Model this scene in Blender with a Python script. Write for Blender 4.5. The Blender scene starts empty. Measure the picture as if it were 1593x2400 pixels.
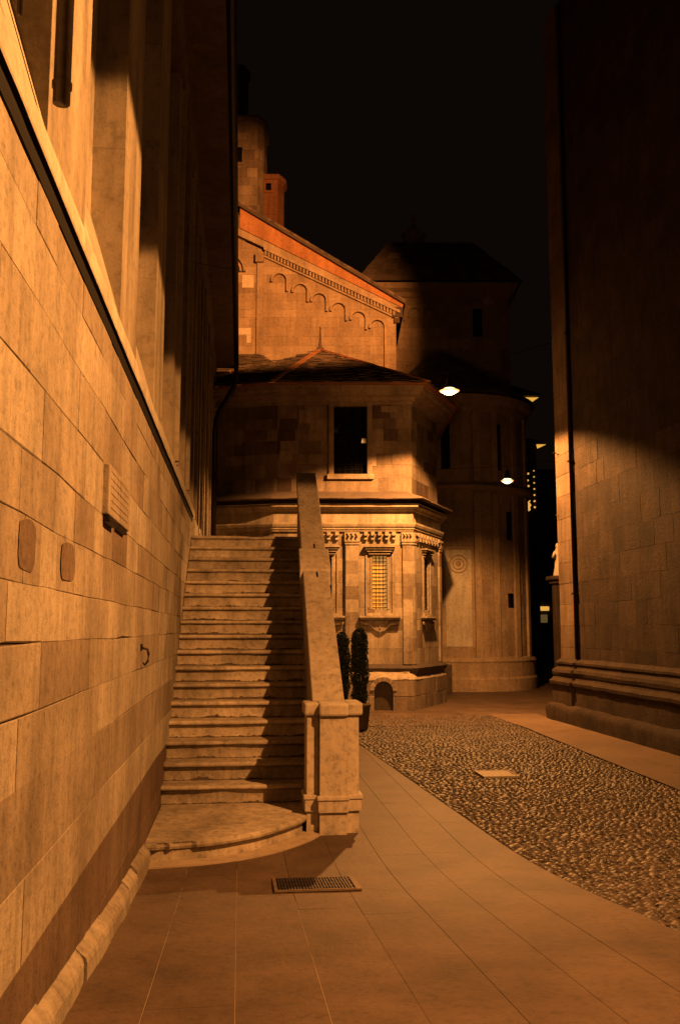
import bpy, bmesh, math, random
from mathutils import Vector, Matrix, noise
R = math.radians
sc = bpy.context.scene
COL = sc.collection

# ------------------------------------------------------------------ camera
YAW = R(6.1486); PITCH = R(7.289); EYE = 1.88
cd = bpy.data.cameras.new('camera'); cam = bpy.data.objects.new('camera', cd); COL.objects.link(cam)
cam.location = (0, 0, EYE); cam.rotation_euler = (R(90) + PITCH, 0, -YAW)
cd.sensor_fit = 'VERTICAL'; cd.sensor_height = 36; cd.lens = 36 * 2150 / 2400
cd.clip_start = .05; cd.clip_end = 600
sc.camera = cam
# ------------------------------------------------------------------ world: night sky with a faint town glow
w = bpy.data.worlds.new('World'); sc.world = w; w.use_nodes = True
bg = w.node_tree.nodes['Background']
bg.inputs[0].default_value = (.0036, .0021, .0014, 1); bg.inputs[1].default_value = 1.0
sc.view_settings.view_transform = 'Standard'; sc.view_settings.look = 'None'
sc.cycles.diffuse_bounces = 2
sc.view_settings.exposure = 0; sc.view_settings.gamma = 1
# ------------------------------------------------------------------ lamps
SOD = (1.0, .392, .094)
def spot(name, loc, target, size, blend, power, radius, col=SOD):
    l = bpy.data.lights.new(name, 'SPOT'); l.energy = power; l.color = col
    l.spot_size = R(size); l.spot_blend = blend; l.shadow_soft_size = radius
    o = bpy.data.objects.new(name, l); COL.objects.link(o); o.location = loc
    o.rotation_euler = (Vector(target) - Vector(loc)).to_track_quat('-Z', 'Y').to_euler()
    return o
spot('street_light_near', (3.7, 3.7, 5.85), (3.2, 3.7, 0), 159.5, .035, 3750, .05)
pl_ = bpy.data.lights.new('near_fill_light', 'POINT'); pl_.energy = 110; pl_.color = SOD; pl_.shadow_soft_size = .12  # added fill light beside the near lamp, lifts the eaves and upper walls
po_ = bpy.data.objects.new('near_fill_light', pl_); COL.objects.link(po_); po_.location = (3.7, 3.7, 5.9)
spot('street_light_mid', (4.54, 19.5, 7.03), (4.54, 19.85, 0), 144.5, .2, 6300, .08)
pm_ = bpy.data.lights.new('lamp_spill', 'POINT'); pm_.energy = 85; pm_.color = SOD; pm_.shadow_soft_size = .12
pn_ = bpy.data.objects.new('lamp_spill', pm_); COL.objects.link(pn_); pn_.location = (4.54, 19.5, 6.98)
spot('street_light_far', (7.45, 25.0, 5.98), (7.45, 25.0, 0), 140, .15, 110, .08)
spot('church_floodlight', (5.2, 12.0, 12.6), (.1, 29.2, 12.9), 42, .5, 26000, .12, (1.0, .335, .07))

# ------------------------------------------------------------------ helpers
rnd = random.Random(7)
def tag(o, label=None, cat=None, group=None, kind=None):
    if label: o['label'] = label
    if cat: o['category'] = cat
    if group: o['group'] = group
    if kind: o['kind'] = kind
    return o
def empty(name, loc=(0, 0, 0), rz=0, label=None, cat=None, group=None):
    o = bpy.data.objects.new(name, None); COL.objects.link(o); o.location = loc; o.rotation_euler.z = rz
    o.empty_display_size = .2
    return tag(o, label, cat, group)
def link(name, bm, mat, parent=None, smooth=False):
    me = bpy.data.meshes.new(name); bm.to_mesh(me); bm.free()
    if smooth:
        for p in me.polygons: p.use_smooth = True
    mats = mat if isinstance(mat, (list, tuple)) else [mat]
    for m in mats: me.materials.append(m)
    o = bpy.data.objects.new(name, me); COL.objects.link(o)
    if parent: o.parent = parent
    return o
def NB():
    bm = bmesh.new(); bm.faces.layers.float.new('tone'); return bm
def fset(bm, f, t): f[bm.faces.layers.float['tone']] = t
def box(bm, x0, x1, y0, y1, z0, z1, tone=.5, bev=0, mi=0):
    vs = [bm.verts.new(v) for v in ((x0,y0,z0),(x1,y0,z0),(x1,y1,z0),(x0,y1,z0),(x0,y0,z1),(x1,y0,z1),(x1,y1,z1),(x0,y1,z1))]
    fs = [bm.faces.new([vs[i] for i in q]) for q in ((0,3,2,1),(4,5,6,7),(0,1,5,4),(1,2,6,5),(2,3,7,6),(3,0,4,7))]
    for f in fs: fset(bm, f, tone); f.material_index = mi
    if bev:
        es = set(e for f in fs for e in f.edges)
        r = bmesh.ops.bevel(bm, geom=list(es), offset=bev, segments=2, affect='EDGES', profile=.5)
        for f in r['faces']: fset(bm, f, tone); f.material_index = mi
    return vs
def obox(bm, c, ax, ay, az, tone=.5):
    """box from centre c and three half-axis vectors"""
    c = Vector(c); ax = Vector(ax); ay = Vector(ay); az = Vector(az)
    vs = [bm.verts.new(c + sx*ax + sy*ay + sz*az) for sz in (-1,1) for (sx,sy) in ((-1,-1),(1,-1),(1,1),(-1,1))]
    for q in ((0,3,2,1),(4,5,6,7),(0,1,5,4),(1,2,6,5),(2,3,7,6),(3,0,4,7)):
        fset(bm, bm.faces.new([vs[i] for i in q]), tone)
def tube(bm, pts, r, n=10, tone=.5, cap=True):
    pts = [Vector(p) for p in pts]; rings = []
    for i, p in enumerate(pts):
        d = (pts[min(i+1, len(pts)-1)] - pts[max(i-1, 0)]).normalized()
        a = d.cross(Vector((0,0,1)));
        if a.length < .01: a = Vector((1,0,0))
        a.normalize(); b = d.cross(a).normalized()
        rr = r[i] if isinstance(r, (list, tuple)) else r
        rings.append([bm.verts.new(p + rr*(math.cos(2*math.pi*k/n)*a + math.sin(2*math.pi*k/n)*b)) for k in range(n)])
    for i in range(len(rings)-1):
        for k in range(n):
            f = bm.faces.new((rings[i][k], rings[i][(k+1)%n], rings[i+1][(k+1)%n], rings[i+1][k])); fset(bm, f, tone); f.smooth = True
    if cap:
        for rg in (rings[0], rings[-1]): fset(bm, bm.faces.new(rg), tone)
    bmesh.ops.recalc_face_normals(bm, faces=bm.faces[:]) if False else None
def lathe(bm, prof, c=(0,0,0), n=24, tone=.5, a0=0, a1=2*math.pi):
    full = abs(a1-a0-2*math.pi) < 1e-6; m = n if full else n+1; rings = []
    for r, z in prof:
        rings.append([bm.verts.new((c[0]+r*math.cos(a0+(a1-a0)*k/n), c[1]+r*math.sin(a0+(a1-a0)*k/n), c[2]+z)) for k in range(m)])
    for i in range(len(rings)-1):
        for k in range(n):
            k2 = (k+1) % m
            f = bm.faces.new((rings[i][k], rings[i][k2], rings[i+1][k2], rings[i+1][k])); fset(bm, f, tone); f.smooth = True
def prism(bm, pts, n, depth, tone=.5):
    """closed polygon pts (3D, coplanar) extruded by n*depth"""
    a = [bm.verts.new(p) for p in pts]; b = [bm.verts.new(Vector(p) + Vector(n)*depth) for p in pts]
    k = len(a)
    fs = [bm.faces.new(a), bm.faces.new(b[::-1])]
    for i in range(k): fs.append(bm.faces.new((a[i], b[i], b[(i+1)%k], a[(i+1)%k])))
    for f in fs: fset(bm, f, tone)
def offs(path, o):
    """offset an open plan path outwards (outward = right-hand side when walking it, u x z)"""
    out = []; P = [Vector((p[0], p[1])) for p in path]
    ns = []
    for i in range(len(P)-1):
        d = (P[i+1]-P[i]).normalized(); ns.append(Vector((d.y, -d.x)))
    for i, p in enumerate(P):
        if i == 0: n = ns[0]; k = 1
        elif i == len(P)-1: n = ns[-1]; k = 1
        else:
            n = (ns[i-1]+ns[i]).normalized(); k = 1/max(.3, n.dot(ns[i]))
        out.append(p + n*o*k)
    return out
def sweep(bm, path, prof, tone=.5, seg=0, jit=0, rg=None, sm=False):
    """profile [(out,z)] swept along plan path with mitred corners; ends capped"""
    if seg:
        q = []
        for i in range(len(path)-1):
            a = Vector(path[i]); b = Vector(path[i+1]); n = max(1, int((b-a).length/seg))
            for k in range(n): q.append(tuple(a + (b-a)*k/n))
        q.append(tuple(path[-1])); path = q
    rows = []
    for (o, z) in prof:
        row = []
        for k, p in enumerate(offs(path, o)):
            v = Vector((p.x, p.y, z))
            if jit:
                nz = noise.noise_vector(Vector((v.x*2.3, v.y*2.3, v.z*4)))*jit
                nz += noise.noise_vector(Vector((v.x*9, v.y*9, v.z*9)))*jit*.5
                v += nz
            row.append(bm.verts.new(v))
        rows.append(row)
    for i in range(len(rows)-1):
        for k in range(len(rows[0])-1):
            f = bm.faces.new((rows[i][k], rows[i][k+1], rows[i+1][k+1], rows[i+1][k])); fset(bm, f, tone); f.smooth = sm
    for k in (0, -1):
        try: fset(bm, bm.faces.new([r[k] for r in rows]), tone)
        except ValueError: pass
def flat(o, u, n):
    o = Vector(o); u = Vector(u).normalized(); n = Vector(n).normalized()
    return lambda a, z, d: o + u*a + Vector((0,0,z)) + n*d
def seg_map(p0, p1, out=0):
    """wall map over a plan segment: a along, z up, d outward"""
    p0, p1 = Vector(p0), Vector(p1); d = (p1-p0).normalized(); n = Vector((d.y, -d.x))
    return flat((p0.x+n.x*out, p0.y+n.y*out, 0), (d.x, d.y, 0), (n.x, n.y, 0)), (p1-p0).length
def cyl_map(c, r, a0):
    return lambda a, z, d: Vector((c[0]+(r+d)*math.cos(a0+a/r), c[1]+(r+d)*math.sin(a0+a/r), z))
def sub(rects, op):
    out = []
    for (a,b,c,d) in rects:
        A,B,C_,D = op
        if C_<=a or A>=c or D<=b or B>=d: out.append((a,b,c,d)); continue
        if B>b: out.append((a,b,c,B))
        if D<d: out.append((a,D,c,d))
        lo, hi = max(b,B), min(d,D)
        if A>a: out.append((a,lo,A,hi))
        if C_<c: out.append((C_,lo,c,hi))
    return out
def ashlar(bm, fm, W, zs, wr, holes=(), g=.007, dep=.010, rough=.004, tone=(0,1), rg=rnd, special=None, odd=.12, u0=0, dk=.35):
    """coursed stonework: every stone a bevelled block face; stone tone stored per face"""
    for i in range(len(zs)-1):
        z0, z1 = zs[i], zs[i+1]; a = u0 - rg.uniform(0, wr[1]); ct = rg.uniform(-.10, .10)
        while a < W:
            b = a + rg.uniform(*wr); x0, x1 = max(u0, a), min(W, b); a = b
            if W - x1 < wr[0]*.35: x1 = W; a = W+1
            if x1 - x0 < .02: continue
            t = (tone[0]+tone[1])/2 + ct + rg.gauss(0, .2)*(tone[1]-tone[0])
            if rg.random() < odd: t += rg.choice((-.4, .35))*(tone[1]-tone[0])
            t = min(1, max(0, t)); off = rg.uniform(-rough, rough)
            rects = [(x0, z0, x1, z1)]
            for h in holes: rects = sub(rects, h)
            for (p, q, r_, s) in rects:
                if special:
                    sp = special((p+r_)/2, (q+s)/2)
                    if sp is not None: t = sp
                gg = min(g, (r_-p)*.3, (s-q)*.3)
                jj = lambda: rg.uniform(.5, 1.5)*gg
                o_ = [bm.verts.new(fm(*v, -dep)) for v in ((p,q),(r_,q),(r_,s),(p,s))]
                i_ = [bm.verts.new(fm(*v, off)) for v in ((p+jj(),q+jj()),(r_-jj(),q+jj()),(r_-jj(),s-jj()),(p+jj(),s-jj()))]
                f = bm.faces.new(i_); fset(bm, f, t)
                te = t*.5 if rg.random() < dk else t*.9
                for k in range(4):
                    f = bm.faces.new((o_[k], o_[(k+1)%4], i_[(k+1)%4], i_[k])); fset(bm, f, te)
def courses(z0, z1, h0, h1, rg=rnd):
    zs = [z0]
    while zs[-1] < z1 - h0*.6: zs.append(zs[-1] + rg.uniform(h0, h1))
    zs[-1] = z1
    return zs

# ------------------------------------------------------------------ materials (procedural)
def nodes(name, rough=.85, spec=.3):
    m = bpy.data.materials.new(name); m.use_nodes = True; nt = m.node_tree
    b = nt.nodes['Principled BSDF']; b.inputs['Roughness'].default_value = rough
    b.inputs['Specular IOR Level'].default_value = spec
    return m, nt, b
def ramp(nt, stops):
    n = nt.nodes.new('ShaderNodeValToRGB'); e = n.color_ramp.elements
    e[0].position, e[0].color = stops[0][0], (*stops[0][1], 1)
    e[1].position, e[1].color = stops[-1][0], (*stops[-1][1], 1)
    for p, c in stops[1:-1]:
        x = e.new(p); x.color = (*c, 1)
    return n
def mixc(nt, a, b, fac, mode='MIX'):
    n = nt.nodes.new('ShaderNodeMix'); n.data_type = 'RGBA'; n.blend_type = mode
    for s, v in ((6, a), (7, b), (0, fac)):
        if hasattr(v, 'links') or isinstance(v, bpy.types.NodeSocket): nt.links.new(v, n.inputs[s])
        else: n.inputs[s].default_value = (*v, 1) if isinstance(v, tuple) else v
    return n.outputs[2]
def noi(nt, co, scale, detail=6, rough=.6, mp=None):
    if mp:
        m = nt.nodes.new('ShaderNodeMapping'); m.inputs['Scale'].default_value = mp
        nt.links.new(co, m.inputs[0]); co = m.outputs[0]
    n = nt.nodes.new('ShaderNodeTexNoise'); n.inputs['Scale'].default_value = scale
    n.inputs['Detail'].default_value = detail; n.inputs['Roughness'].default_value = rough
    nt.links.new(co, n.inputs['Vector']); return n.outputs['Fac']
def cr(nt, fac, stops):
    r = ramp(nt, stops); nt.links.new(fac, r.inputs[0]); return r.outputs[0]
def stone(name, dark, light, sc_=1.0, bump=.25, stain=.55, streak=.5, rough=.85, pit=.4, spec=.25, bd=.012):
    m, nt, b = nodes(name, rough, spec)
    co = nt.nodes.new('ShaderNodeTexCoord').outputs['Object']
    at = nt.nodes.new('ShaderNodeAttribute'); at.attribute_name = 'tone'
    base = cr(nt, at.outputs['Fac'], [(0, dark), (.5, tuple((a+c)/2 for a, c in zip(dark, light))), (1, light)])
    n1 = noi(nt, co, 1.1*sc_, 5, .6); n2 = noi(nt, co, 14*sc_, 6, .7); n3 = noi(nt, co, 60*sc_, 4, .7)
    ns = noi(nt, co, 6*sc_, 5, .6, (1, 1, .12))
    c = mixc(nt, base, cr(nt, n1, [(.3, (1-stain*.7,)*3), (.62, (1.05,)*3)]), 1.0, 'MULTIPLY')
    c = mixc(nt, c, cr(nt, ns, [(.32, (1-streak*.8,)*3), (.6, (1.04,)*3)]), 1.0, 'MULTIPLY')
    c = mixc(nt, c, cr(nt, n2, [(.28, (1-pit,)*3), (.5, (1,)*3), (.75, (1.08,)*3)]), 1.0, 'MULTIPLY')
    c = mixc(nt, c, cr(nt, n3, [(.25, (.8,)*3), (.6, (1.05,)*3)]), .8, 'MULTIPLY')
    nt.links.new(c, b.inputs['Base Color'])
    ad = nt.nodes.new('ShaderNodeMath'); ad.operation = 'MULTIPLY_ADD'; ad.inputs[1].default_value = .5
    nt.links.new(n3, ad.inputs[0]); nt.links.new(n2, ad.inputs[2])
    bp = nt.nodes.new('ShaderNodeBump'); bp.inputs['Strength'].default_value = bump; bp.inputs['Distance'].default_value = bd
    nt.links.new(ad.outputs[0], bp.inputs['Height']); nt.links.new(bp.outputs[0], b.inputs['Normal'])
    return m
def plain(name, col, rough=.6, metal=0, bump=0, sc_=20, var=.3):
    m, nt, b = nodes(name, rough); b.inputs['Metallic'].default_value = metal
    co = nt.nodes.new('ShaderNodeTexCoord').outputs['Object']
    n1 = noi(nt, co, sc_, 5)
    c = mixc(nt, col, cr(nt, n1, [(.3, (1-var,)*3), (.65, (1.1,)*3)]), 1.0, 'MULTIPLY')
    nt.links.new(c, b.inputs['Base Color'])
    if bump:
        bp = nt.nodes.new('ShaderNodeBump'); bp.inputs['Strength'].default_value = bump; bp.inputs['Distance'].default_value = .01
        nt.links.new(n1, bp.inputs['Height']); nt.links.new(bp.outputs[0], b.inputs['Normal'])
    return m
def glow(name, col, st):
    m, nt, b = nodes(name, .5)
    b.inputs['Base Color'].default_value = (*col, 1); b.inputs['Emission Color'].default_value = (*col, 1)
    b.inputs['Emission Strength'].default_value = st; return m
M_wall = stone('palace stone', (.13,.085,.062), (.42,.37,.295), 1.5, .6, .5, .32, pit=.5)
M_trim = stone('palace trim', (.30,.26,.21), (.50,.45,.37), 1.0, .25, .35, .3)
M_plast = stone('palace plaster', (.20,.165,.125), (.34,.29,.22), .8, .2, .4, .55)
M_step = stone('stair stone', (.27,.215,.16), (.62,.53,.42), 1.3, .5, .75, .35, pit=.55)
M_ramp = stone('parapet stone', (.34,.28,.22), (.48,.41,.33), 1.2, .4, .35, .25, pit=.5)
M_chap = stone('chapel stone', (.16,.12,.09), (.42,.36,.28), 1.0, .35, .5, .45)
M_chup = stone('chapel upper stone', (.08,.052,.038), (.34,.27,.20), 1.0, .4, .65, .35)
M_church = stone('church stone', (.20,.14,.10), (.46,.36,.26), .8, .35, .45, .25)
M_brick = stone('orange plaster', (.34,.15,.07), (.46,.22,.10), .8, .3, .4, .3)
M_brickd = stone('dim red plaster', (.13,.055,.03), (.20,.09,.045), .8, .3, .4, .3)
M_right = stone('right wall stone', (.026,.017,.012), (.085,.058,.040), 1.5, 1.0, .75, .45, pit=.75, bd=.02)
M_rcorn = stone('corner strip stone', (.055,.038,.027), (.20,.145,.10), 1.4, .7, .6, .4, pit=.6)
M_slate = stone('slate tile', (.05,.04,.035), (.16,.12,.095), 1.2, .5, .4, .1)
M_tile = stone('terracotta tile', (.20,.09,.05), (.36,.17,.09), 1.2, .5, .4, .1)
M_slab = stone('paving slab', (.074,.048,.033), (.105,.070,.049), 1.6, .4, .65, 0, rough=.6, pit=.4, spec=.4)
M_path = stone('path slab', (.125,.087,.06), (.17,.12,.084), .7, .15, .4, 0, rough=.6)
M_slab2 = stone('light paving slab', (.32,.25,.18), (.40,.32,.24), .7, .2, .3, 0, rough=.7, pit=.3)
M_cob = stone('river cobble', (.016,.011,.008), (.095,.066,.047), 1.0, .3, .4, 0, rough=.5, pit=.3, spec=.4)
M_bed = plain('cobble mortar', (.045,.032,.024), .9, 0, .5, 60)
M_iron = plain('dark iron', (.025,.02,.018), .45, .8, .2, 40)
M_pipe = plain('dark painted pipe', (.035,.026,.02), .4, .3, .1, 30)
M_black = plain('ledge shade black', (.004,.003,.0025), .95, 0, .5, 30)  # black put in for the shade under the palace ledge lip
M_soff = stone('eave boards', (.10,.075,.055), (.16,.12,.09), .8, .2, .4, .3)
M_glass = plain('dark glass', (.006,.006,.006), .06, 0)
M_lamp = glow('lamp diffuser', (1.0,.68,.32), 5)
M_lamp2 = glow('dim lamp diffuser', (1.0,.68,.36), 4)
M_rim = glow('lamp rim glow', (1.0,.50,.13), 1.1)
M_win = glow('lit window glass', (1.0,.46,.085), .5)
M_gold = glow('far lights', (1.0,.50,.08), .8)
M_leaf = plain('shrub leaf', (.014,.022,.008), .6, 0, 0, 8, .5)
M_wood = plain('dark wood', (.05,.034,.022), .7, 0, .4, 12)
M_plate = plain('worn steel', (.26,.22,.17), .5, .2, .6, 60)
M_grate = plain('cast iron', (.055,.045,.05), .5, .6, .5, 40)
M_marble = stone('marble', (.50,.44,.36), (.58,.51,.42), 1.5, .15, .2, .2)

# ------------------------------------------------------------------ the ground
def gz(y):
    t = 7.4 - y
    return .0 if t <= -1 else (.088*(t+1)**2/4 if t < 1 else .088*t)
def cobx(y):   # left kerb line of the cobbles
    return 2.47 - (y-5.2)*.049
bm = NB()
ys = [-40,-10,0,2,4,5,6,7,8,9,10,14,20,40,150,400]; xs = [-300,-60,-10,0,10,60,300]
G = [[bm.verts.new((x, y, gz(max(y,-3))-.09)) for x in xs] for y in ys]
for i in range(len(ys)-1):
    for k in range(len(xs)-1): bm.faces.new((G[i][k], G[i][k+1], G[i+1][k+1], G[i+1][k]))
tag(link('ground', bm, M_bed), kind='structure')
# slab pavement on the left
rg = random.Random(3)
def slabs(name, mat, lanes, y0, y1, lr, rg, zoff=0, g=.0022, holes=(), xclip=None, step=.3, lmat=None):
    bm = NB(); 
    for li in range(len(lanes)-1):
        y = y0 - rg.uniform(0, lr[1])
        while y < y1:
            e = y + rg.uniform(*lr); a, b = max(y0, y), min(y1, e); y = e
            if b-a < .1: continue
            t = rg.uniform(.15, .85)
            xa = lambda Y: lanes[li](Y) if callable(lanes[li]) else lanes[li]
            xb = lambda Y: lanes[li+1](Y) if callable(lanes[li+1]) else lanes[li+1]
            tilt = rg.uniform(-.0015, .0015); gt = rg.choice((0, 0, t, t))
            n = max(1, int((b-a)/step)); L = []; Rr = []; Lo = []; Ro = []
            for k in range(n+1):
                Y = a + (b-a)*k/n; Yi = min(max(Y, a+g), b-g); z = gz(Yi)+zoff
                L.append(bm.verts.new((xa(Y)+g, Yi, z+tilt))); Rr.append(bm.verts.new((xb(Y)-g, Yi, z-tilt)))
                Lo.append(bm.verts.new((xa(Y), Y, z-.003))); Ro.append(bm.verts.new((xb(Y), Y, z-.003)))
            for k in range(n):
                fset(bm, bm.faces.new((L[k], Rr[k], Rr[k+1], L[k+1])), t)
                fset(bm, bm.faces.new((Lo[k], L[k], L[k+1], Lo[k+1])), gt)
                fset(bm, bm.faces.new((Rr[k], Ro[k], Ro[k+1], Rr[k+1])), gt)
            fset(bm, bm.faces.new((Lo[0], Ro[0], Rr[0], L[0])), 0); fset(bm, bm.faces.new((L[n], Rr[n], Ro[n], Lo[n])), 0)
    return link(name, bm, mat)
lanes = [-.80, -.385, 0., .39, .78, 1.17, 1.56, lambda Y: min(1.95, cobx(Y)-.02) if Y > 5 else 1.95, cobx]
tag(slabs('pavement', M_slab, lanes, 1.5, 18.2, (2.2, 4.5), rg), kind='structure')
# light mortar in the joints nearest the camera
bm = NB()
for xj in (-.385, 0., .39):
    ya, yb = 3.0, (7.55 if xj < .2 else 6.4)
    n = 24; A = []; 
    for k in range(n+1):
        Y = ya+(yb-ya)*k/n; wd = .0022*max(.1, 1+1.6*noise.noise(Vector((xj*9, Y*3, 0))))
        A.append((bm.verts.new((xj-wd, Y, gz(Y)-.002)), bm.verts.new((xj+wd, Y, gz(Y)-.002))))
    for k in range(n): fset(bm, bm.faces.new((A[k][0], A[k][1], A[k+1][1], A[k+1][0])), 1)
tag(link('pavement_mortar', bm, M_slab2), kind='structure')
# right-hand path along the building and the paved end of the lane
tag(slabs('path', M_path, [lambda Y: 5.15+.05*(Y-10)*.9 if Y < 17 else 5.5, 5.95, 6.62], 6, 20.5, (.8, 1.6), rg), kind='structure')
tag(slabs('lane', M_slab, [-1.0,-.4,.2,.8,1.4,2.0,2.6,3.2,3.8,4.4,5.0,5.6,6.2,6.8,7.5,8.2,9,10,11,12,14,16], 18.25, 60, (.8, 2.0), rg, zoff=-.012, step=3), kind='structure')
# cobbled road
bm = NB(); n = 26
V = []
for k in range(n+1):
    Y = 2.0 + 16.3*k/n; V.append((bm.verts.new((cobx(Y), Y, gz(Y)-.028)), bm.verts.new((5.95, Y, gz(Y)-.028))))
for k in range(n): bm.faces.new((V[k][0], V[k][1], V[k+1][1], V[k+1][0]))
tag(link('road', bm, M_bed), kind='structure')
bm = NB(); rg = random.Random(11)
PL = (3.13, 3.60, 11.86, 12.36)
y = 4.3
while y < 20.6:
    x = cobx(y) + rg.uniform(.02, .05); dy = rg.uniform(.052, .070)
    xr = min(5.15+.045*(y-10) if y < 17 else 5.5, .62*y + 1.8)
    edge_end = y > 18.2
    while x < xr:
        wd = rg.uniform(.045, .095); cx, cy = x+wd/2, y+rg.uniform(-.016, .016); x += wd+.005
        if PL[0]-.04 < cx < PL[1]+.04 and PL[2]-.04 < cy < PL[3]+.04: continue
        if edge_end and rg.random() < (y-18.2)*.42: continue
        rx, ry = wd*.52, dy*rg.uniform(.46, .62); h = rg.uniform(.002, .011); t = min(1, max(0, rg.gauss(.4, .28))); a0 = rg.uniform(0, 1)
        K = 7 if y < 9 else 5; tl = rg.uniform(-.008, .008), rg.uniform(-.008, .008)
        z0 = gz(cy)-.03+(.014 if cy > 18.25 else 0); c = bm.verts.new((cx, cy, z0+.008+h)); prev = None; rings = []
        for (f_, zz) in ((1, 0), (.9, .005+h*.45), (.55, .008+h*.88)):
            rings.append([bm.verts.new((cx+rx*f_*math.cos(a0+2*math.pi*q/K), cy+ry*f_*math.sin(a0+2*math.pi*q/K),
                          z0+zz+(tl[0]*math.cos(a0+2*math.pi*q/K)+tl[1]*math.sin(a0+2*math.pi*q/K) if f_ < 1 else 0))) for q in range(K)])
        for i in range(2):
            for q in range(K):
                f = bm.faces.new((rings[i][q], rings[i][(q+1)%K], rings[i+1][(q+1)%K], rings[i+1][q])); fset(bm, f, t); f.smooth = True
        for q in range(K):
            f = bm.faces.new((rings[2][q], rings[2][(q+1)%K], c)); fset(bm, f, t); f.smooth = True
    y += dy
tag(link('cobblestones', bm, M_cob), kind='stuff', label='rounded river cobbles paving the lane right of the slabs', cat='cobbles')

# ------------------------------------------------------------------ left building (palace)
WX = -.75
pal = empty('palace', (WX, 10, 0), 0, 'tall pale stone building with pilasters and overhanging eave along left edge', 'building')
def P(bm):
    bmesh.ops.translate(bm, verts=bm.verts[:], vec=(-WX, -10, 0)); return bm
Y0, Y1 = -2.0, 22.6
fm = lambda a, z, d: Vector((WX+d, a, z + (.016*noise.noise(Vector((a*1.7, z*5, 0))) if .1 < z < 3.5 else 0)))
rg = random.Random(21)
zsw = [.05, .36, .70, 1.0, 1.33, 1.58, 1.83, 2.04, 2.275, 2.5, 2.78, 3.07, 3.33, 3.575]
bm = NB()
def darkbase(a, z):
    if z < .70 : return rg.uniform(.0, .22)
    return None
def lw(a, z):
    if z < .70: return max(0, min(1, rg.gauss(.04, .06)))
    if z < 1.0: return max(0, min(1, rg.gauss(.72, .13)))
    if 1.33 < z < 1.58: return max(0, min(1, rg.gauss(.8, .1)))
    if 1.0 < z < 1.33: return max(0, min(1, rg.gauss(.5, .12)))
    return None
for i in range(len(zsw)-1):
    ashlar(bm, fm, 14.0, [zsw[i], zsw[i+1]], (.25, .8) if i > 5 else (.5, 1.3), rg=rg, tone=((.38,.42)[i%2], (.90,1.0)[i%2]), g=.004, dep=.004, rough=.002, special=lw, u0=Y0, odd=.22, dk=.12)
# two round grey repair stones
box(bm, WX-.4, WX-.011, Y0, 14, -.1, 3.56, .1)
link('wall', P(bm), M_wall, pal)
for (ya, yb, za, zb) in ((3.18, 3.44, 2.085, 2.265), (3.93, 4.24, 2.085, 2.255)):
    bm = NB(); pts = []
    for k in range(28):
        a = 2*math.pi*k/28; ca, sa = math.cos(a), math.sin(a)
        s_ = lambda v: math.copysign(abs(v)**.55, v)
        q_ = 1+.12*noise.noise(Vector((ca*1.5, sa*1.5, ya))); pts.append((WX+.003, (ya+yb)/2+(yb-ya)/2*s_(ca)*q_, (za+zb)/2+(zb-za)/2*s_(sa)*q_))
    prism(bm, pts, (1,0,0), .001, .12)
    link('patch_stone', P(bm), M_wall, pal)
# wall above the ledge, set back, in plaster and big stones
UX = WX-.20; EV = 8.36
fu = flat((UX, 0, 0), (0,1,0), (1,0,0))
bm = NB()
ashlar(bm, fu, Y1, [3.28, 4.3, 5.3, 6.3, 7.3, EV], (1.2, 2.2), rg=rg, tone=(.3, .7), g=.003, dep=.004, rough=.001, u0=14.0)
ashlar(bm, fu, 14.0, [4.2, 4.8, 5.3, 6.3, 7.3, EV], (1.2, 2.2), rg=rg, tone=(.5, .8), g=.003, dep=.004, rough=.001, u0=Y0)
box(bm, WX-.6, UX-.02, Y0, Y1, 0, EV, .4)
link('upper_wall', P(bm), M_plast, pal)
bm = NB(); rgs = random.Random(12)
fs_ = lambda a, z, d: Vector((WX+.012 - (.215)*(z-3.70)/.72 + d, a, z))
ashlar(bm, fs_, 14.35, [3.70, 4.42], (.7, 1.5), rg=rgs, tone=(.4, .9), g=.004, dep=.008, rough=.004, u0=Y0)
link('weathering', P(bm), M_trim, pal)
# plinth course: weathered, projecting
bm = NB(); yy = Y0; rp = random.Random(17)
while yy < 7.84:
    ye = min(7.84, yy+rp.uniform(.45, 1.1)); o_ = rp.uniform(-.012, .008); h_ = rp.uniform(-.025, .015); tn = rp.uniform(.45, .9)
    sweep(bm, [(WX, yy+.004), (WX, ye-.004)], [(.060+o_, -.12), (.058+o_, 0), (.056+o_, .095+h_), (.048+o_, .118+h_), (.026, .142+h_), (.0, .165+h_), (-.02, .17+h_)], tn, seg=.025, jit=.009, sm=False)
    yy = ye
for v in bm.verts: v.co.z += gz(v.co.y)*1.0
link('plinth', P(bm), M_wall, pal)
# ledge: a sharp lip over a joint strip blackened as shade, then a sloping course
bm = NB()
sweep(bm, [(WX, Y0), (WX, 14.35)], [(-.01, 3.5825), (.022, 3.5825), (.026, 3.592), (.026, 3.66), (.018, 3.70), (-.01, 3.73)], .8, seg=.35, jit=.004)
link('ledge', P(bm), M_trim, pal)
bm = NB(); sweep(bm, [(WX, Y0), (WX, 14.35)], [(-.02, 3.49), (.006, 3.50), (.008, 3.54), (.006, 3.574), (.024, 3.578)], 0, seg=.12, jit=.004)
link('joint_shade_strip', P(bm), M_black, pal)
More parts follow.
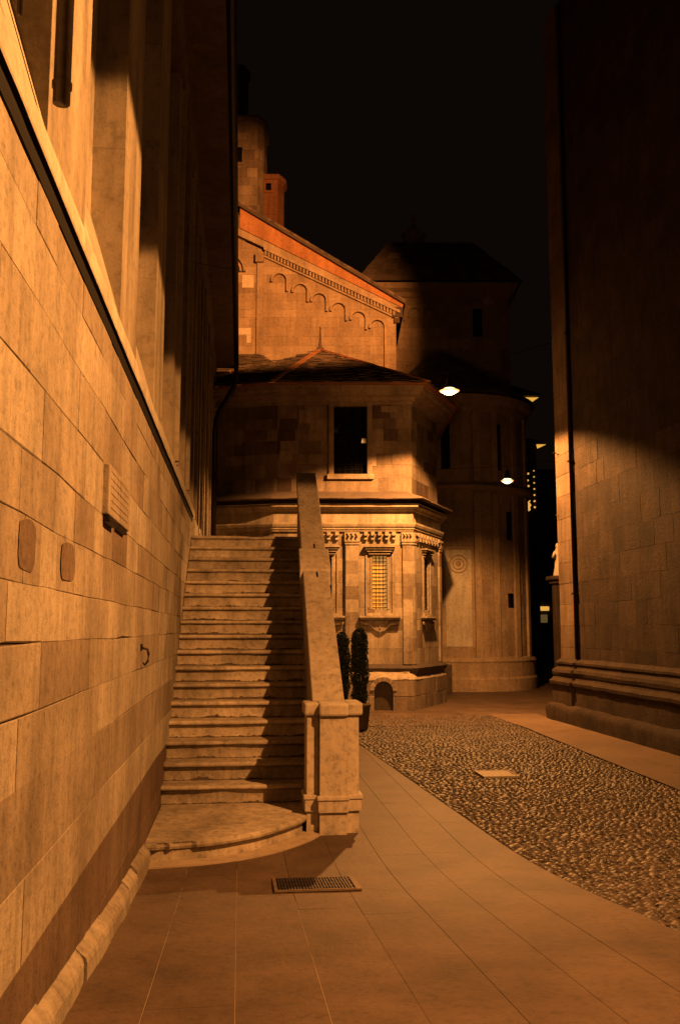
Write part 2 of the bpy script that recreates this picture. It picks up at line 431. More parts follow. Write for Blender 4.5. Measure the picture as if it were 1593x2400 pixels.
# pilasters
PROJ = .20
for k in range(-2, 9):
    ya = 5.50 + 2.14*k; yb = ya+.84
    bm = NB(); zb = 3.72 if ya < 14 else 3.27
    m1 = flat((UX, ya, 0), (1,0,0), (0,-1,0)); m2 = flat((WX, ya, 0), (0,1,0), (1,0,0)); m3 = flat((WX, yb, 0), (-1,0,0), (0,1,0))
    zz = [zb+.0, 4.85, 5.9, 7.0, EV]
    ashlar(bm, m1, PROJ, zz, (5,6), tone=(.2,.5), g=.002, dep=.002, rough=.0)
    ashlar(bm, m2, yb-ya, zz, (5,6), tone=(.5,.9), g=.002, dep=.002, rough=.0)  # front toned lighter than the flanks, light from the lane put into the tone
    ashlar(bm, m3, PROJ, zz, (5,6), tone=(.2,.5), g=.002, dep=.002, rough=.0)
    link('pilaster', P(bm), M_plast, pal)
    if ya > 8:
        bm = NB(); z_ = 3.72 if ya < 14 else 3.27
        box(bm, WX-.02, WX+.05, ya+.30, ya+.40, z_, EV-.05, .8, .004); box(bm, WX-.02, WX+.03, ya+.55, ya+.62, z_, EV-.05, .8, .004)
        link('moulding', P(bm), M_plast, pal)
    if ya > 14:
        bm = NB(); box(bm, UX, WX+.05, ya-.05, yb+.05, 3.27, 3.55, .7, .02); box(bm, UX, WX+.025, ya-.025, yb+.025, 3.55, 3.65, .8, .02); link('pilaster_base', P(bm), M_trim, pal)
GE = 22.5
bm = NB()
box(bm, UX-.02, -.235, Y0, GE, EV, EV+.06, .4)
sweep(bm, [(UX, Y0), (UX, GE)], [(-.01, EV-.25), (.22, EV-.25), (.24, EV-.16), (.27, EV-.12), (.29, EV-.006), (0, EV-.005)], .5)
link('soffit', P(bm), M_soff, pal)
bm = NB(); prism(bm, [(-.22, Y0, EV+.09), (-.22, Y0, EV+.12), (-6, Y0, EV+2.8), (-6, Y0, EV+2.7)], (0,1,0), GE-Y0, .3)
link('roof', P(bm), M_tile, pal)
bm = NB()
pr = [(.0,.10), (.002,.0), (.03,-.045), (.065,-.055), (.10,-.045), (.13,.0), (.132,.10), (.12,.10), (.118,.005), (.065,-.04), (.012,.005), (.01,.10)]
a = [bm.verts.new((-.255+x, Y0, EV+.04+z)) for x, z in pr]; b = [bm.verts.new((-.255+x, GE-.1, EV+.04+z)) for x, z in pr]
for k in range(len(a)): bm.faces.new((a[k], a[(k+1)%len(a)], b[(k+1)%len(a)], b[k]))
bm.faces.new(a); bm.faces.new(b)
link('gutter', P(bm), M_iron, pal)
bm = NB()
tube(bm, [(-.19, GE-.2, EV), (-.19, GE-.2, EV-.35), (-.24, GE-.2, EV-.55), (-.58, GE-.2, EV-1.15), (-.66, GE-.2, EV-1.4), (-.68, GE-.2, EV-1.7), (-.68, GE-.2, 3.3)], .065)
link('downpipe', P(bm), M_iron, pal, True)
bm = NB(); tube(bm, [(UX, 12.8, 7.15), (-.20, 13.2, 7.2)], .008); link('tie_rod', P(bm), M_iron, pal)
# dark pipe ending above the ledge, near the camera
bm = NB()
tube(bm, [(-.68, 3.25, 8.2), (-.68, 3.25, 3.80)], .032, 16); tube(bm, [(-.68, 3.25, 3.88), (-.68, 3.25, 3.86)], .037, 16)
link('drainpipe', P(bm), M_pipe, pal, True)
bm = NB(); tube(bm, [(-.735, 2.83, 8.2), (-.735, 2.83, 3.85)], .010, 8); link('cable', P(bm), M_pipe, pal, True)

# wall plaque with its ledge
pq = empty('wall_plaque', (WX+.0, 5.5, 2.5), 0, 'pale stone plaque with worn carved lines on left wall', 'plaque')
bm = NB(); box(bm, -.01, .034, -.46, .46, .0, .28, .6, .008)
link('tablet', bm, M_wall, pq)
bm = NB(); rg = random.Random(5)
bm.free()
for r_ in range(6):
    bm = NB(); A = []; n = 60
    for i in range(n+1):
        y = -.40+.78*i/n; z = .245-.04*r_; h = .001+.007*abs(noise.noise(Vector((y*40, r_*3.3, 0))))
        A.append((bm.verts.new((.0352, y, z-h)), bm.verts.new((.0352, y, z+h))))
    for i in range(n): fset(bm, bm.faces.new((A[i][0], A[i+1][0], A[i+1][1], A[i][1])), .0)
    link('carved_line', bm, M_wall, pq)
bm = NB(); box(bm, -.01, .042, -.45, -.10, -.04, -.005, .1, .008); box(bm, -.01, .030, .0, .40, -.03, -.005, .1, .008); link('bracket', bm, M_iron, pq)
# iron hook
hk = empty('wall_hook', (WX, 7.19, 1.68), 0, 'small rusty iron hook on the left wall beside the bottom stairs', 'hook')
bm = NB(); box(bm, -.01, .012, -.03, .03, .04, .09, .3, .003); link('plate', bm, M_iron, hk)
bm = NB(); tube(bm, [(.01,0,.06),(.05,0,.05),(.06,.0,.01),(.055,.0,-.04),(.03,0,-.07),(.02,0,-.05)], .009, 8); link('hook', bm, M_iron, hk, True)

# ------------------------------------------------------------------ staircase
st = empty('staircase', (0, 9.45, 0), 0, 'long worn stone stairway climbing beside the left wall to a landing', 'staircase')
def S(bm): bmesh.ops.translate(bm, verts=bm.verts[:], vec=(0, -9.45, 0)); return bm
RS, TD, H0, FY = .1825, .275, .17, 9.45
def inner(y): return .70 + (y-8.95)*.026
for k in range(17):
    r_ = random.Random(100+k); bm = NB(); y = FY + TD*k; zt = H0 + RS*(k+1); zb = zt-RS
    depth = TD+.06 if k < 16 else .6
    n = 70; xa, xb = WX-.01, inner(y)+.02
    wear_c = r_.uniform(-.2, .35); wear_a = r_.choice((0, 0, .3, .8, 1.0, .5)); seed = r_.uniform(0, 99)
    dx = r_.uniform(-.006, .006)
    prof = [(0, zb-.01), (.0, zb+.004), (.0, zt-.066), (-.005, zt-.060), (-.014, zt-.057), (-.015, zt-.048), (-.046, zt-.045), (-.056, zt-.036), (-.058, zt-.020), (-.052, zt-.006), (-.040, zt-.001), (.05, zt), (depth, zt)]
    rows = []
    for j, (py, pz) in enumerate(prof):
        row = []
        for i in range(n+1):
            x = xa+(xb-xa)*i/n
            wv = max(0, 1-abs(x-wear_c)/.28)*wear_a + .9*max(0, noise.noise(Vector((x*3.1, seed, 0)))-.28)
            wv += .5*max(0, noise.noise(Vector((x*13, seed, 3)))-.35)
            oy, oz = py+dx, pz
            if 3 < j < 7: oy = py + (0-py)*0; oz = pz + .02*min(1, wv); oy = py*(1-.0*wv)
            if 5 < j < 11: oy = oy*(1-.55*min(1, wv)); oz -= .012*min(1, wv)
            if j == 11: oz -= .006*min(1, wv)
            oy += .0025*noise.noise(Vector((x*18, seed+j*.7, 1))) if j < 11 else 0
            oz += .002*noise.noise(Vector((x*15, seed+j*.4, 2))) if 2 < j < 12 else 0
            row.append(bm.verts.new((x, y+oy, oz)))
        rows.append(row)
    tt = r_.uniform(.3, .8); br = [r_.uniform(.2, .85) for _ in range(4)]; cuts = sorted(r_.uniform(.1, .9) for _ in range(2))
    for j in range(len(rows)-1):
        for i in range(n):
            f = bm.faces.new((rows[j][i], rows[j][i+1], rows[j+1][i+1], rows[j+1][i])); f.smooth = j not in (2,3)
            u = i/n; t = br[0] if u < cuts[0] else br[1] if u < cuts[1] else br[2]
            base_dirt = max(0, .5+noise.noise(Vector((u*9, seed, 5)))) if j in (0, 1) else 0
            fset(bm, f, max(0, t*.5+.35 - (.0 if j != 4 else .6)))  # groove under the nosing toned down, shade painted into the stone
    for e in (0, n): fset(bm, bm.faces.new([rw[e] for rw in rows]), .3)
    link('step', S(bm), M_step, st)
    # grime line along the foot of the riser
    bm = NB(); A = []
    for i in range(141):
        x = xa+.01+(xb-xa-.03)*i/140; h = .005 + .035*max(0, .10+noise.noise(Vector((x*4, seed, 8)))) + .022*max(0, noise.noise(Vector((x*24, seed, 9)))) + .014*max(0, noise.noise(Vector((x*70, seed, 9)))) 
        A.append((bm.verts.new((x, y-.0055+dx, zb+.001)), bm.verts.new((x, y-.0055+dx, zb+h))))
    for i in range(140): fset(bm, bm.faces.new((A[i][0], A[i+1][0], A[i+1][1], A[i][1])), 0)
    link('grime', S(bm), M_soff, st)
# rounded bottom step
cv = [(-.745, 7.79), (-.55, 7.82), (-.34, 7.87), (-.14, 7.95), (.05, 8.08), (.20, 8.21), (.31, 8.34), (.44, 8.52), (.545, 8.69), (.60, 8.85), (.62, 9.05)]
def smooth_curve(pts, m=6):
    out = []
    for i in range(len(pts)-1):
        p0 = Vector(pts[max(0,i-1)]); p1 = Vector(pts[i]); p2 = Vector(pts[i+1]); p3 = Vector(pts[min(len(pts)-1,i+2)])
        for k in range(m):
            t = k/m; out.append(tuple(.5*((2*p1)+(p2-p0)*t+(2*p0-5*p1+4*p2-p3)*t*t+(3*p1-p0-3*p2+p3)*t**3)))
    out.append(pts[-1]); return out
cvs = smooth_curve(cv)
bm = NB()
prof = [(0, -.05), (0, .10), (-.004, .117), (.026, .119), (.044, .122), (.050, .142), (.044, .162), (.022, .170)]
rows = []
for j, (o, z) in enumerate(prof):
    row = []
    for i, p in enumerate(offs(cvs, o)):
        ch = 1 if (j in (3,4,5,6) and 3 < i < 12 and noise.noise(Vector((i*.9, 2, 0))) > -.25) else 0
        nz = noise.noise_vector(Vector((p.x*8, p.y*8, z*20)))*.0015
        q = offs(cvs, o-.03*ch)[i] if ch else p
        row.append(bm.verts.new((q.x+nz.x, q.y+nz.y, z+nz.z - (.006*ch))))
    rows.append(row)
for j in range(len(rows)-1):
    for i in range(len(cvs)-1):
        f = bm.faces.new((rows[j][i], rows[j][i+1], rows[j+1][i+1], rows[j+1][i])); fset(bm, f, .75 if j < 2 else .6)
last = rows[-1]; back = [bm.verts.new((v.co.x if i else v.co.x, 9.5, .17)) for i, v in enumerate(last)]
for i in range(len(last)-1):
    fset(bm, bm.faces.new((last[i], last[i+1], back[i+1], back[i])), .55)
link('bottom_step', S(bm), M_step, st)
# pale apron slab around the bottom step
bm = NB(); A = offs(cvs, .006); B = offs(cvs, .19); m = []
for a, b in zip(A[:-6], B[:-6]):
    m.append((bm.verts.new((a.x, a.y, gz(a.y)+.014)), bm.verts.new((b.x+.0, b.y-.0, gz(b.y)+.012)), bm.verts.new((b.x, b.y, gz(b.y)-.02))))
for i in range(len(m)-1):
    fset(bm, bm.faces.new((m[i][1], m[i+1][1], m[i+1][0], m[i][0])), .6); fset(bm, bm.faces.new((m[i][2], m[i+1][2], m[i+1][1], m[i][1])), .4)
tag(link('kerb_strip', bm, M_slab2), kind='structure')
# parapet: wall under a sloping coping
def rz(y): return 1.17 + .6*(y-8.95)
CW = .31
bm = NB(); pts = [(8.95, -.05), (8.95, rz(8.95)-.12), (14.15, rz(14.15)-.12), (14.15, -.05)]
vs = []
for o in (.02, CW-.02):
    vs.append([bm.verts.new((inner(y)+o, y, z)) for y, z in pts])
bm.faces.new(vs[0]); bm.faces.new(vs[1])
for i in range(4): bm.faces.new((vs[0][i], vs[0][(i+1)%4], vs[1][(i+1)%4], vs[1][i]))
for f in bm.faces: fset(bm, f, .4)
bmesh.ops.recalc_face_normals(bm, faces=bm.faces[:])
link('parapet_wall', S(bm), M_step, st)
def coping(ya, yb, grow=0, th=.13, up=0, tone=.6):
    bm = NB(); n = max(2, int((yb-ya)/.12)); rows = []
    e = .008
    for k in range(n+1):
        y = ya+(yb-ya)*k/n; x0, x1 = inner(y)-grow, inner(y)+CW+grow; z = rz(y)+up
        j = lambda s: .003*noise.noise(Vector((s, y*7, 0)))
        rows.append([bm.verts.new(v) for v in ((x0+j(1), y, z-th), (x0+j(2), y, z-e), (x0+e, y, z+j(3)), ((x0+x1)/2, y, z+j(6)), (x1-e, y, z+j(4)), (x1+j(5), y, z-e), (x1, y, z-th))])
    for k in range(n):
        for i in range(6):
            fset(bm, bm.faces.new((rows[k][i], rows[k][i+1], rows[k+1][i+1], rows[k+1][i])), tone)
        fset(bm, bm.faces.new((rows[k][6], rows[k][0], rows[k+1][0], rows[k+1][6])), tone)
    for r_ in (rows[0], rows[-1]): fset(bm, bm.faces.new(r_), tone)
    bmesh.ops.recalc_face_normals(bm, faces=bm.faces[:])
    return S(bm)
link('coping', coping(9.0, 11.33), M_ramp, st)
link('coping', coping(11.335, 11.82, .035, .2, .025, .75), M_ramp, st)
link('coping', coping(11.825, 14.2, tone=.5), M_ramp, st)
for yy in (11.24, 11.93):
    bm = NB(); y = yy; obox(bm, (inner(y)+CW*.55, y, rz(y)+.006), (.008,0,0), (0,.05,.03), (0,-.004,.006), 0); link('clamp', S(bm), M_iron, st)
# newel pier
nw = NB()
for (x0, x1, yf) in ((.635, .745, 8.80), (.75, 1.005, 8.715), (1.01, 1.125, 8.785)):
    box(nw, x0, x1, yf, 9.12, -.03, 1.09, .8, .006)
newel = link('newel', S(nw), M_ramp, st)
bm = NB()
for (x0, x1, yf) in ((.61, .752, 8.765), (.742, 1.02, 8.675), (1.01, 1.16, 8.75)):
    box(bm, x0, x1, yf, 9.15, 1.072+.001*x0, 1.19+.004*(x0>.7), .85, .022)
link('cap', S(bm), M_ramp, newel)
bm = NB()
for (x0, x1, yf) in ((.618, .75, 8.775), (.737, 1.015, 8.69), (1.008, 1.148, 8.76)):
    box(bm, x0, x1, yf, 9.13, .20, .335, .75, .006); box(bm, x0-.012, x1+.012, yf-.012, 9.14, .31, .35, .8, .008)
link('base_band', S(bm), M_ramp, newel)
# solid core, upper landing
bm = NB()
for k in range(17): box(bm, WX, inner(FY+TD*k), FY+TD*k+.02, 14.3, H0+RS*k-.02, H0+RS*(k+1)-.03, .3)
box(bm, WX, 1.15, 14.2, 21.9, -.05, 3.235, .3)
link('core', S(bm), M_step, st)
bm = NB(); ashlar(bm, lambda a, z, d: Vector((a, z, 3.262+d)), 1.16, courses(14.32, 21.9, .6, .9), (.5, 1.0), u0=WX, g=.004, dep=.006, tone=(.3,.7))
link('landing', S(bm), M_slab, st)

# drain grate and its frame
gr = empty('drain_grate', (.545, 6.88, gz(6.88)+.002), 0, 'rectangular ribbed iron drain grate set in the slabs before the stairs', 'drain grate')
bm = NB()
for k in range(26):
    x = -.27+.021*k; box(bm, x, x+.011, -.235, .235, .001, .014, .3)
for y in (-.235, -.12, 0, .12, .225): box(bm, -.28, .28, y, y+.012, .0005, .012, .3)
link('grille', bm, M_grate, gr)
bm = NB(); box(bm, -.285, -.262, -.25, .25, .0006, .017, .3); box(bm, .285, .325, -.25, .25, .0006, .012, .8); box(bm, -.285, .285, -.252, -.236, .0007, .0145, .4)
link('frame', bm, M_path, gr)
bm = NB(); box(bm, -.283, .283, -.24, .24, -.002, .0025, 0); link('pit', bm, M_iron, gr)
gr.rotation_euler.x = -math.atan(.088)
cp = empty('cover_plate', (3.37, 12.12, -.012), 0, 'pale metal utility cover set flush in the cobbles', 'manhole cover')
bm = NB(); box(bm, -.21, .21, -.24, .24, -.01, .012, .6, .003); link('lid', bm, M_plate, cp)
bm = NB()
for (a,b,c,d) in ((-.235,.235,-.265,-.243),(-.235,.235,.243,.265),(-.235,-.213,-.243,.243),(.213,.235,-.243,.243)): box(bm, a,b,c,d,-.01,.016,.8)
link('frame', bm, M_plate, cp)

# ------------------------------------------------------------------ chapel (frame: s to the right, d away from the camera)
def FE(name, s, d, z=0, label=None, cat=None, group=None):
    o = empty(name, (s*math.cos(YAW)+d*math.sin(YAW), -s*math.sin(YAW)+d*math.cos(YAW), z), -YAW, label, cat, group); o['_s'] = 0
    del o['_s']; return o
def mv(bm, s, d, z=0): bmesh.ops.translate(bm, verts=bm.verts[:], vec=(-s, -d, -z)); return bm
ch = FE('chapel', .2, 22.3, 0, 'polygonal stone chapel with low slate roof and barred lit window behind stairs', 'chapel')
C = lambda bm: mv(bm, .2, 22.3)
up = [(-4.6, 23.35), (-1.56, 22.5), (1.78, 22.5), (2.62, 24.55), (2.62, 28.9)]
lo = [(-4.6, 23.15), (-1.62, 22.3), (1.76, 22.3), (2.66, 24.52), (2.66, 28.9)]
rg = random.Random(31)
bm = NB()
for i in range(4):
    m, L = seg_map(up[i], up[i+1])
    holes = [(1.40, 5.70, 2.24, 7.44)] if i == 1 else []
    ashlar(bm, m, L, [4.9,5.24,5.6,5.95,6.22,6.55,6.85,7.12,7.46], (.22, .6), holes=holes, rg=rg, tone=(.0,.8), g=.004, dep=.006, rough=.005, odd=.3)
link('upper_wall', C(bm), M_chup, ch)
# pale squared blocks let into the upper wall
bm = NB()
for (s0, s1, z0, z1) in ((-1.03,-.74,7.0,7.34), (1.02,1.42,7.28,7.44), (-1.5,-1.2,6.05,6.3), (.72,.9,5.9,6.4)):
    bm = NB(); box(bm, s0, s1, 22.478, 22.52, z0, z1, .8, .006); link('pale_block', C(bm), M_chup, ch)
bm = NB(); m, L = seg_map(up[0], up[1]); q = m(1.75, 0, 0); q2 = m(2.2, 0, 0)
prism(bm, [(q.x,q.y-.004,6.5),(q2.x,q2.y-.004,6.5),(q2.x,q2.y-.004,6.92),(q.x,q.y-.004,6.88)], (0,-1,0), .012, .7)
link('pale_block', C(bm), M_chup, ch)
bm = NB()
for i in range(4):
    m, L = seg_map(lo[i], lo[i+1])
    holes = [(2.40, 2.36, 2.76, 3.65), (1.06, 2.36, 1.42, 3.65)] if i == 1 else ([(.95, 2.36, 1.33, 3.65)] if i == 2 else [])
    ashlar(bm, m, L, [.5,1.04,1.42,1.85,2.12,2.4,2.72,3.0,3.28,3.6,3.92,4.3,4.9], (.2, .5), holes=holes, rg=rg, tone=(.05,.95), g=.004, dep=.005, rough=.003)
link('lower_wall', C(bm), M_chap, ch)
# plinths
bm = NB(); sweep(bm, lo, [(.0, .60), (.08, .62), (.09,.84), (.15, .90), (.17, .96), (.12, 1.0), (.03, 1.03), (-.01, 1.06)], .1, seg=.12, jit=.008)
link('plinth', C(bm), M_slate, ch)
# lower plinth with arched niche on the front
PO = .42
bm = NB()
lb = [(-4.6,22.75),(-1.62,21.88),(1.75,21.88),(2.80,24.47),(2.82,28.9)]; pl = [Vector(p) for p in lb]
for i in range(4):
    m, L = seg_map(tuple(pl[i]), tuple(pl[i+1]))
    if i == 1:
        a0 = .80-pl[1].x; a1 = 1.24-pl[1].x
        ashlar(bm, m, L, [-.05,.32,.70], (.4,.9), holes=[(a0, -.05, a1, .685)], rg=rg, tone=(.0,.5), g=.01, dep=.012, rough=.008)
        # rough voussoirs
        cxa = (a0+a1)/2; ra = (a1-a0)/2
        for k in range(9):
            t0, t1 = math.pi*k/9, math.pi*(k+1)/9-.03
            ptz = [(cxa+ra*math.cos(t0), .45+ra*math.sin(t0)), (cxa+(ra+.1)*math.cos(t0), .45+(ra+.1)*math.sin(t0)), (cxa+(ra+.1)*math.cos(t1), .45+(ra+.1)*math.sin(t1)), (cxa+ra*math.cos(t1), .45+ra*math.sin(t1))]
            prism(bm, [m(a, z, -.15) for a, z in ptz], m(0,0,1)-m(0,0,0), .17, rg.uniform(.2,.9))
    else: ashlar(bm, m, L, [-.05,.32,.70], (.4,.9), rg=rg, tone=(.0,.15), g=.01, dep=.012, rough=.008)
sweep(bm, lb, [(-.012, .695), (.0, .705), (-.03, .75), (-.14, .82), (-.3, .88)], .6, seg=.1, jit=.022)
link('base', C(bm), M_chap, ch)
m, L = seg_map(tuple(pl[1]), tuple(pl[2])); bm = NB()
pts = [m(a0, -.04, -.10), m(a1, -.04, -.10)] + [m(cxa+ra*math.cos(math.pi*k/12), .45+ra*math.sin(math.pi*k/12), -.10) for k in range(13)]
prism(bm, pts, m(0,0,-1)-m(0,0,0), .04, 0)
link('niche_door', C(bm), M_wood, ch)
# entablature and slate-topped lower cornice
bm = NB()
sweep(bm, lo, [(0,4.24),(.05,4.25),(.05,4.29),(.075,4.30),(.075,4.34),(.10,4.36),(.12,4.42),(.12,4.46),(.03,4.47),(.03,4.74),(.07,4.76),(.09,4.80),(.20,4.84),(.20,4.87),(.10,4.875),(.0,4.88)], .75)
link('entablature', C(bm), M_chap, ch)
bm = NB()
sweep(bm, lo, [(.0,4.90),(.03,5.0),(.34,5.01),(.36,5.02),(.355,5.045),(-.20,5.27)], .5, seg=.15, jit=.014)
link('slate_ledge', C(bm), M_slate, ch)
bm = NB(); sweep(bm, lo, [(-.01,4.885),(.22,4.89),(.235,4.905),(.0,4.925)], .9); link('drip_mould', C(bm), M_chap, ch)
# upper cornice
bm = NB()
sweep(bm, up, [(0,7.46),(.04,7.47),(.05,7.53),(.12,7.56),(.14,7.63),(.30,7.66),(.31,7.72),(.40,7.76),(.42,7.84),(.44,7.86),(.0,7.87)], .65, seg=.3, jit=.006)
link('cornice', C(bm), M_chup, ch)
# roof with individual slates
def slates(bm, e0, e1, ap, row=.17, tw=(.14,.30), lift=.034, rg=rg, half=None):
    """tiles over the triangle eave e0-e1 to apex ap (or over a quad when half gives the other top point)"""
    e0, e1, ap = Vector(e0), Vector(e1), Vector(ap); ap2 = Vector(half) if half else ap
    n = (e1-e0).cross(ap-e0).normalized(); mid = (e0+e1)/2; H = ((ap+ap2)/2-mid).length; k = 0; nr = max(2, int(H/row))
    for k in range(nr):
        t0, t1 = k/nr, min(1, (k+1.25)/nr)
        a0_, b0 = e0.lerp(ap, t0), e1.lerp(ap2, t0); a1_, b1 = e0.lerp(ap, t1), e1.lerp(ap2, t1)
        W = (b0-a0_).length; 
        if W < .05: continue
        u = 0 
        while u < W-.02:
            v = min(W, u+rg.uniform(*tw)); 
            f0, f1 = u/W, v/W; t = min(1, max(0, rg.gauss(.4,.25))); up_ = rg.uniform(.5,1.6)*lift; dn = rg.uniform(-.02, .02)
            p = [a0_.lerp(b0, f0)+(a0_-a1_)*dn, a0_.lerp(b0, f1)+(a0_-a1_)*dn, a1_.lerp(b1, f1), a1_.lerp(b1, f0)]
            top = [bm.verts.new(q + n*(up_ if i < 2 else .002)) for i, q in enumerate(p)]
            bot = [bm.verts.new(q + n*(up_-lift*.7 if i < 2 else -.012)) for i, q in enumerate(p)]
            fset(bm, bm.faces.new(top), t)
            for i in range(4): fset(bm, bm.faces.new((top[i], bot[i], bot[(i+1)%4], top[(i+1)%4])), t)
            u = v
AP = (-.56, 25.2, 9.72)
ev = [(*p, 7.90) for p in offs(up, .56)]
bm = NB()
for i in range(3): slates(bm, ev[i], ev[i+1], AP)
slates(bm, ev[3], ev[4], AP, half=(-.56, 28.9, 9.72))
bmx = [bm.verts.new(v) for v in ev] ; a_ = bm.verts.new((AP[0],AP[1],AP[2]-.03)); 
for i in range(3): fset(bm, bm.faces.new((bmx[i], bmx[i+1], a_)), .2)
b_ = bm.verts.new((-.56, 28.9, 9.69)); fset(bm, bm.faces.new((bmx[3], bmx[4], b_, a_)), .2)
roof = link('roof', C(bm), M_slate, ch)
bm = NB()
for i in (1, 2, 3):
    a, b = Vector(ev[i]), Vector(AP); n = int((b-a).length/.2); d = (b-a).normalized(); sd = d.cross(Vector((0,0,1))).normalized()
    for k in range(n):
        c = a.lerp(b, (k+.5)/n) + Vector((0,0,.03+rg.uniform(0,.015)))
        obox(bm, c, d*.115, sd*.075, d.cross(sd)*.022 + d*.01, rg.uniform(.4,1))
link('hip_tiles', C(bm), M_tile, roof)
bm = NB(); lathe(bm, [(.13,-.05),(.11,.05),(.05,.12),(.045,.2),(.035,.3),(.02,.62),(.03,.66),(.0,.72)], (AP[0],AP[1],AP[2]), 10, .3); link('finial', C(bm), M_slate, roof)
# eave board
bm = NB(); sweep(bm, up, [(.40,7.865),(.55,7.865),(.56,7.90),(.45,7.93)], .2, seg=.2, jit=.012); link('eave', C(bm), M_tile, ch)
# upper window
wn = NB(); d_ = 22.5
for (a,b,c,e) in ((-.28,-.155,5.58,7.50), (.675,.80,5.58,7.50)): box(wn, a, b, d_-.05, d_+.2, c, e, .6, .01)
box(wn, -.28, .80, d_-.055, d_+.2, 7.44, 7.56, .6, .01); box(wn, -.32, .84, d_-.09, d_+.2, 5.57, 5.70, .75, .012)
win = link('window', C(wn), M_chup, ch); 
bm = NB(); rr = random.Random(4)
nx, nz = 6, 13; W_, H_ = .83/nx, 1.74/nz
for i in range(nx):
    for j in range(nz):
        x0, z0 = -.155+i*W_, 5.70+j*H_; tx, tz = rr.gauss(.004,.012), rr.gauss(0,.010)
        vs = [bm.verts.new((x0+a*W_, d_+.12+(a-.5)*tx+(b-.5)*tz, z0+b*H_)) for a,b in ((0,0),(1,0),(1,1),(0,1))]; fset(bm, bm.faces.new(vs), .5)
link('pane', C(bm), M_glass, win)
bm = NB()
for i in range(1, nx): tube(bm, [(-.155+i*W_, d_+.07, 5.7), (-.155+i*W_, d_+.07, 7.44)], .007, 6)
for j in range(1, nz): tube(bm, [(-.155, d_+.075, 5.7+j*H_), (.675, d_+.075, 5.7+j*H_)], .006, 6)
link('grille', C(bm), M_iron, win)
# lower windows: splayed surround, lit glass, iron grille, sill on a scrolled console
def low_window(m, ac, lit=None):
    """ac = centre along the wall"""
    z0, z1, h = 2.36, 3.65, .18
    nv = m(0,0,1)-m(0,0,0)
    fr = NB()
    def bx(a0, a1, za, zb, d0, d1, tone=.6, b=0):
        c = (m(a0,za,d0)+m(a1,zb,d1))/2; ua = (m(1,0,0)-m(0,0,0)); obox(fr, c, ua*(a1-a0)/2, nv*(d1-d0)/2, Vector((0,0,(zb-za)/2)), tone)
    bx(ac-h-.05, ac-h, z0, z1, -.16, .012); bx(ac+h, ac+h+.05, z0, z1, -.16, .012)
    bx(ac-h-.16, ac-h-.12, 2.2, 3.72, -.02, .03, .7); bx(ac+h+.12, ac+h+.16, 2.2, 3.72, -.02, .03, .7)
    for k, (w_, zz) in enumerate(((.22,3.65),(.26,3.69),(.30,3.75),(.34,3.81),(.38,3.86))): bx(ac-w_, ac+w_, zz, zz+.035, -.1, .03+.03*k, .7)
    wnd = link('window', C(fr), M_chap, ch)
    bm = NB(); c = m(ac, (z0+z1)/2, -.12); obox(bm, c, (m(1,0,0)-m(0,0,0))*h, nv*.01, Vector((0,0,(z1-z0)/2)), .5); link('pane', C(bm), lit or M_win, wnd)
    bm = NB()
    for k in range(5): a = ac-h+2*h*k/4; tube(bm, [m(a, z0, -.045), m(a, z1, -.045)], .012, 6)
    for k in range(14): z = z0+(z1-z0)*(k+.5)/14; tube(bm, [m(ac-h, z, -.04), m(ac+h, z, -.04)], .011, 6)
    link('grille', C(bm), M_iron, wnd)
    fr = NB(); bx(ac-.50, ac+.50, 2.16, 2.20, -.02, .17, .8); bx(ac-.47, ac+.47, 2.11, 2.155, -.02, .12, .6); bx(ac-.33, ac+.33, 2.205, 2.27, -.02, .05, .8)
    link('sill', C(fr), M_chap, wnd)
    # console: scroll band each side of a shield-like boss
    bm = NB()
    for sgn in (-1, 1):
        pts = []
        for k in range(15):
            t = k/14; a = ac+sgn*(.46-.40*t); z = 2.05-.21*t**1.6-.02*math.sin(t*9); pts.append(m(a, z, .05+.02*math.sin(t*6)))
        tube(bm, pts, [.022+.012*math.sin(3.1*k/14) for k in range(15)], 6, .7)
        tube(bm, [m(ac+sgn*(.44+.025*math.cos(q)), 2.03+.03*math.sin(q), .06) for q in [i*.7 for i in range(9)]], .012, 6, .7)
    prof = [(0, 1.80), (.10,1.86), (.17, 1.98), (.20,2.09)]
    ptsb = [m(ac-a, z, .0) for a, z in prof[::-1]] + [m(ac+a, z, .0) for a, z in prof[1:]]
    prism(bm, ptsb, nv, .06, .45)
    for (a, z, r_) in ((-.05,2.0,.035),(.05,2.0,.035),(0,1.92,.03),(0,2.04,.03)):
        tube(bm, [m(ac+a, z, .055), m(ac+a, z, .085)], [r_, r_*.5], 8, .6)
    link('console', C(bm), M_chap, wnd)
m1, L1 = seg_map(lo[1], lo[2]); low_window(m1, 2.58); low_window(m1, 1.24, M_glass)
m2, L2 = seg_map(lo[2], lo[3]); low_window(m2, 1.14, M_chap)
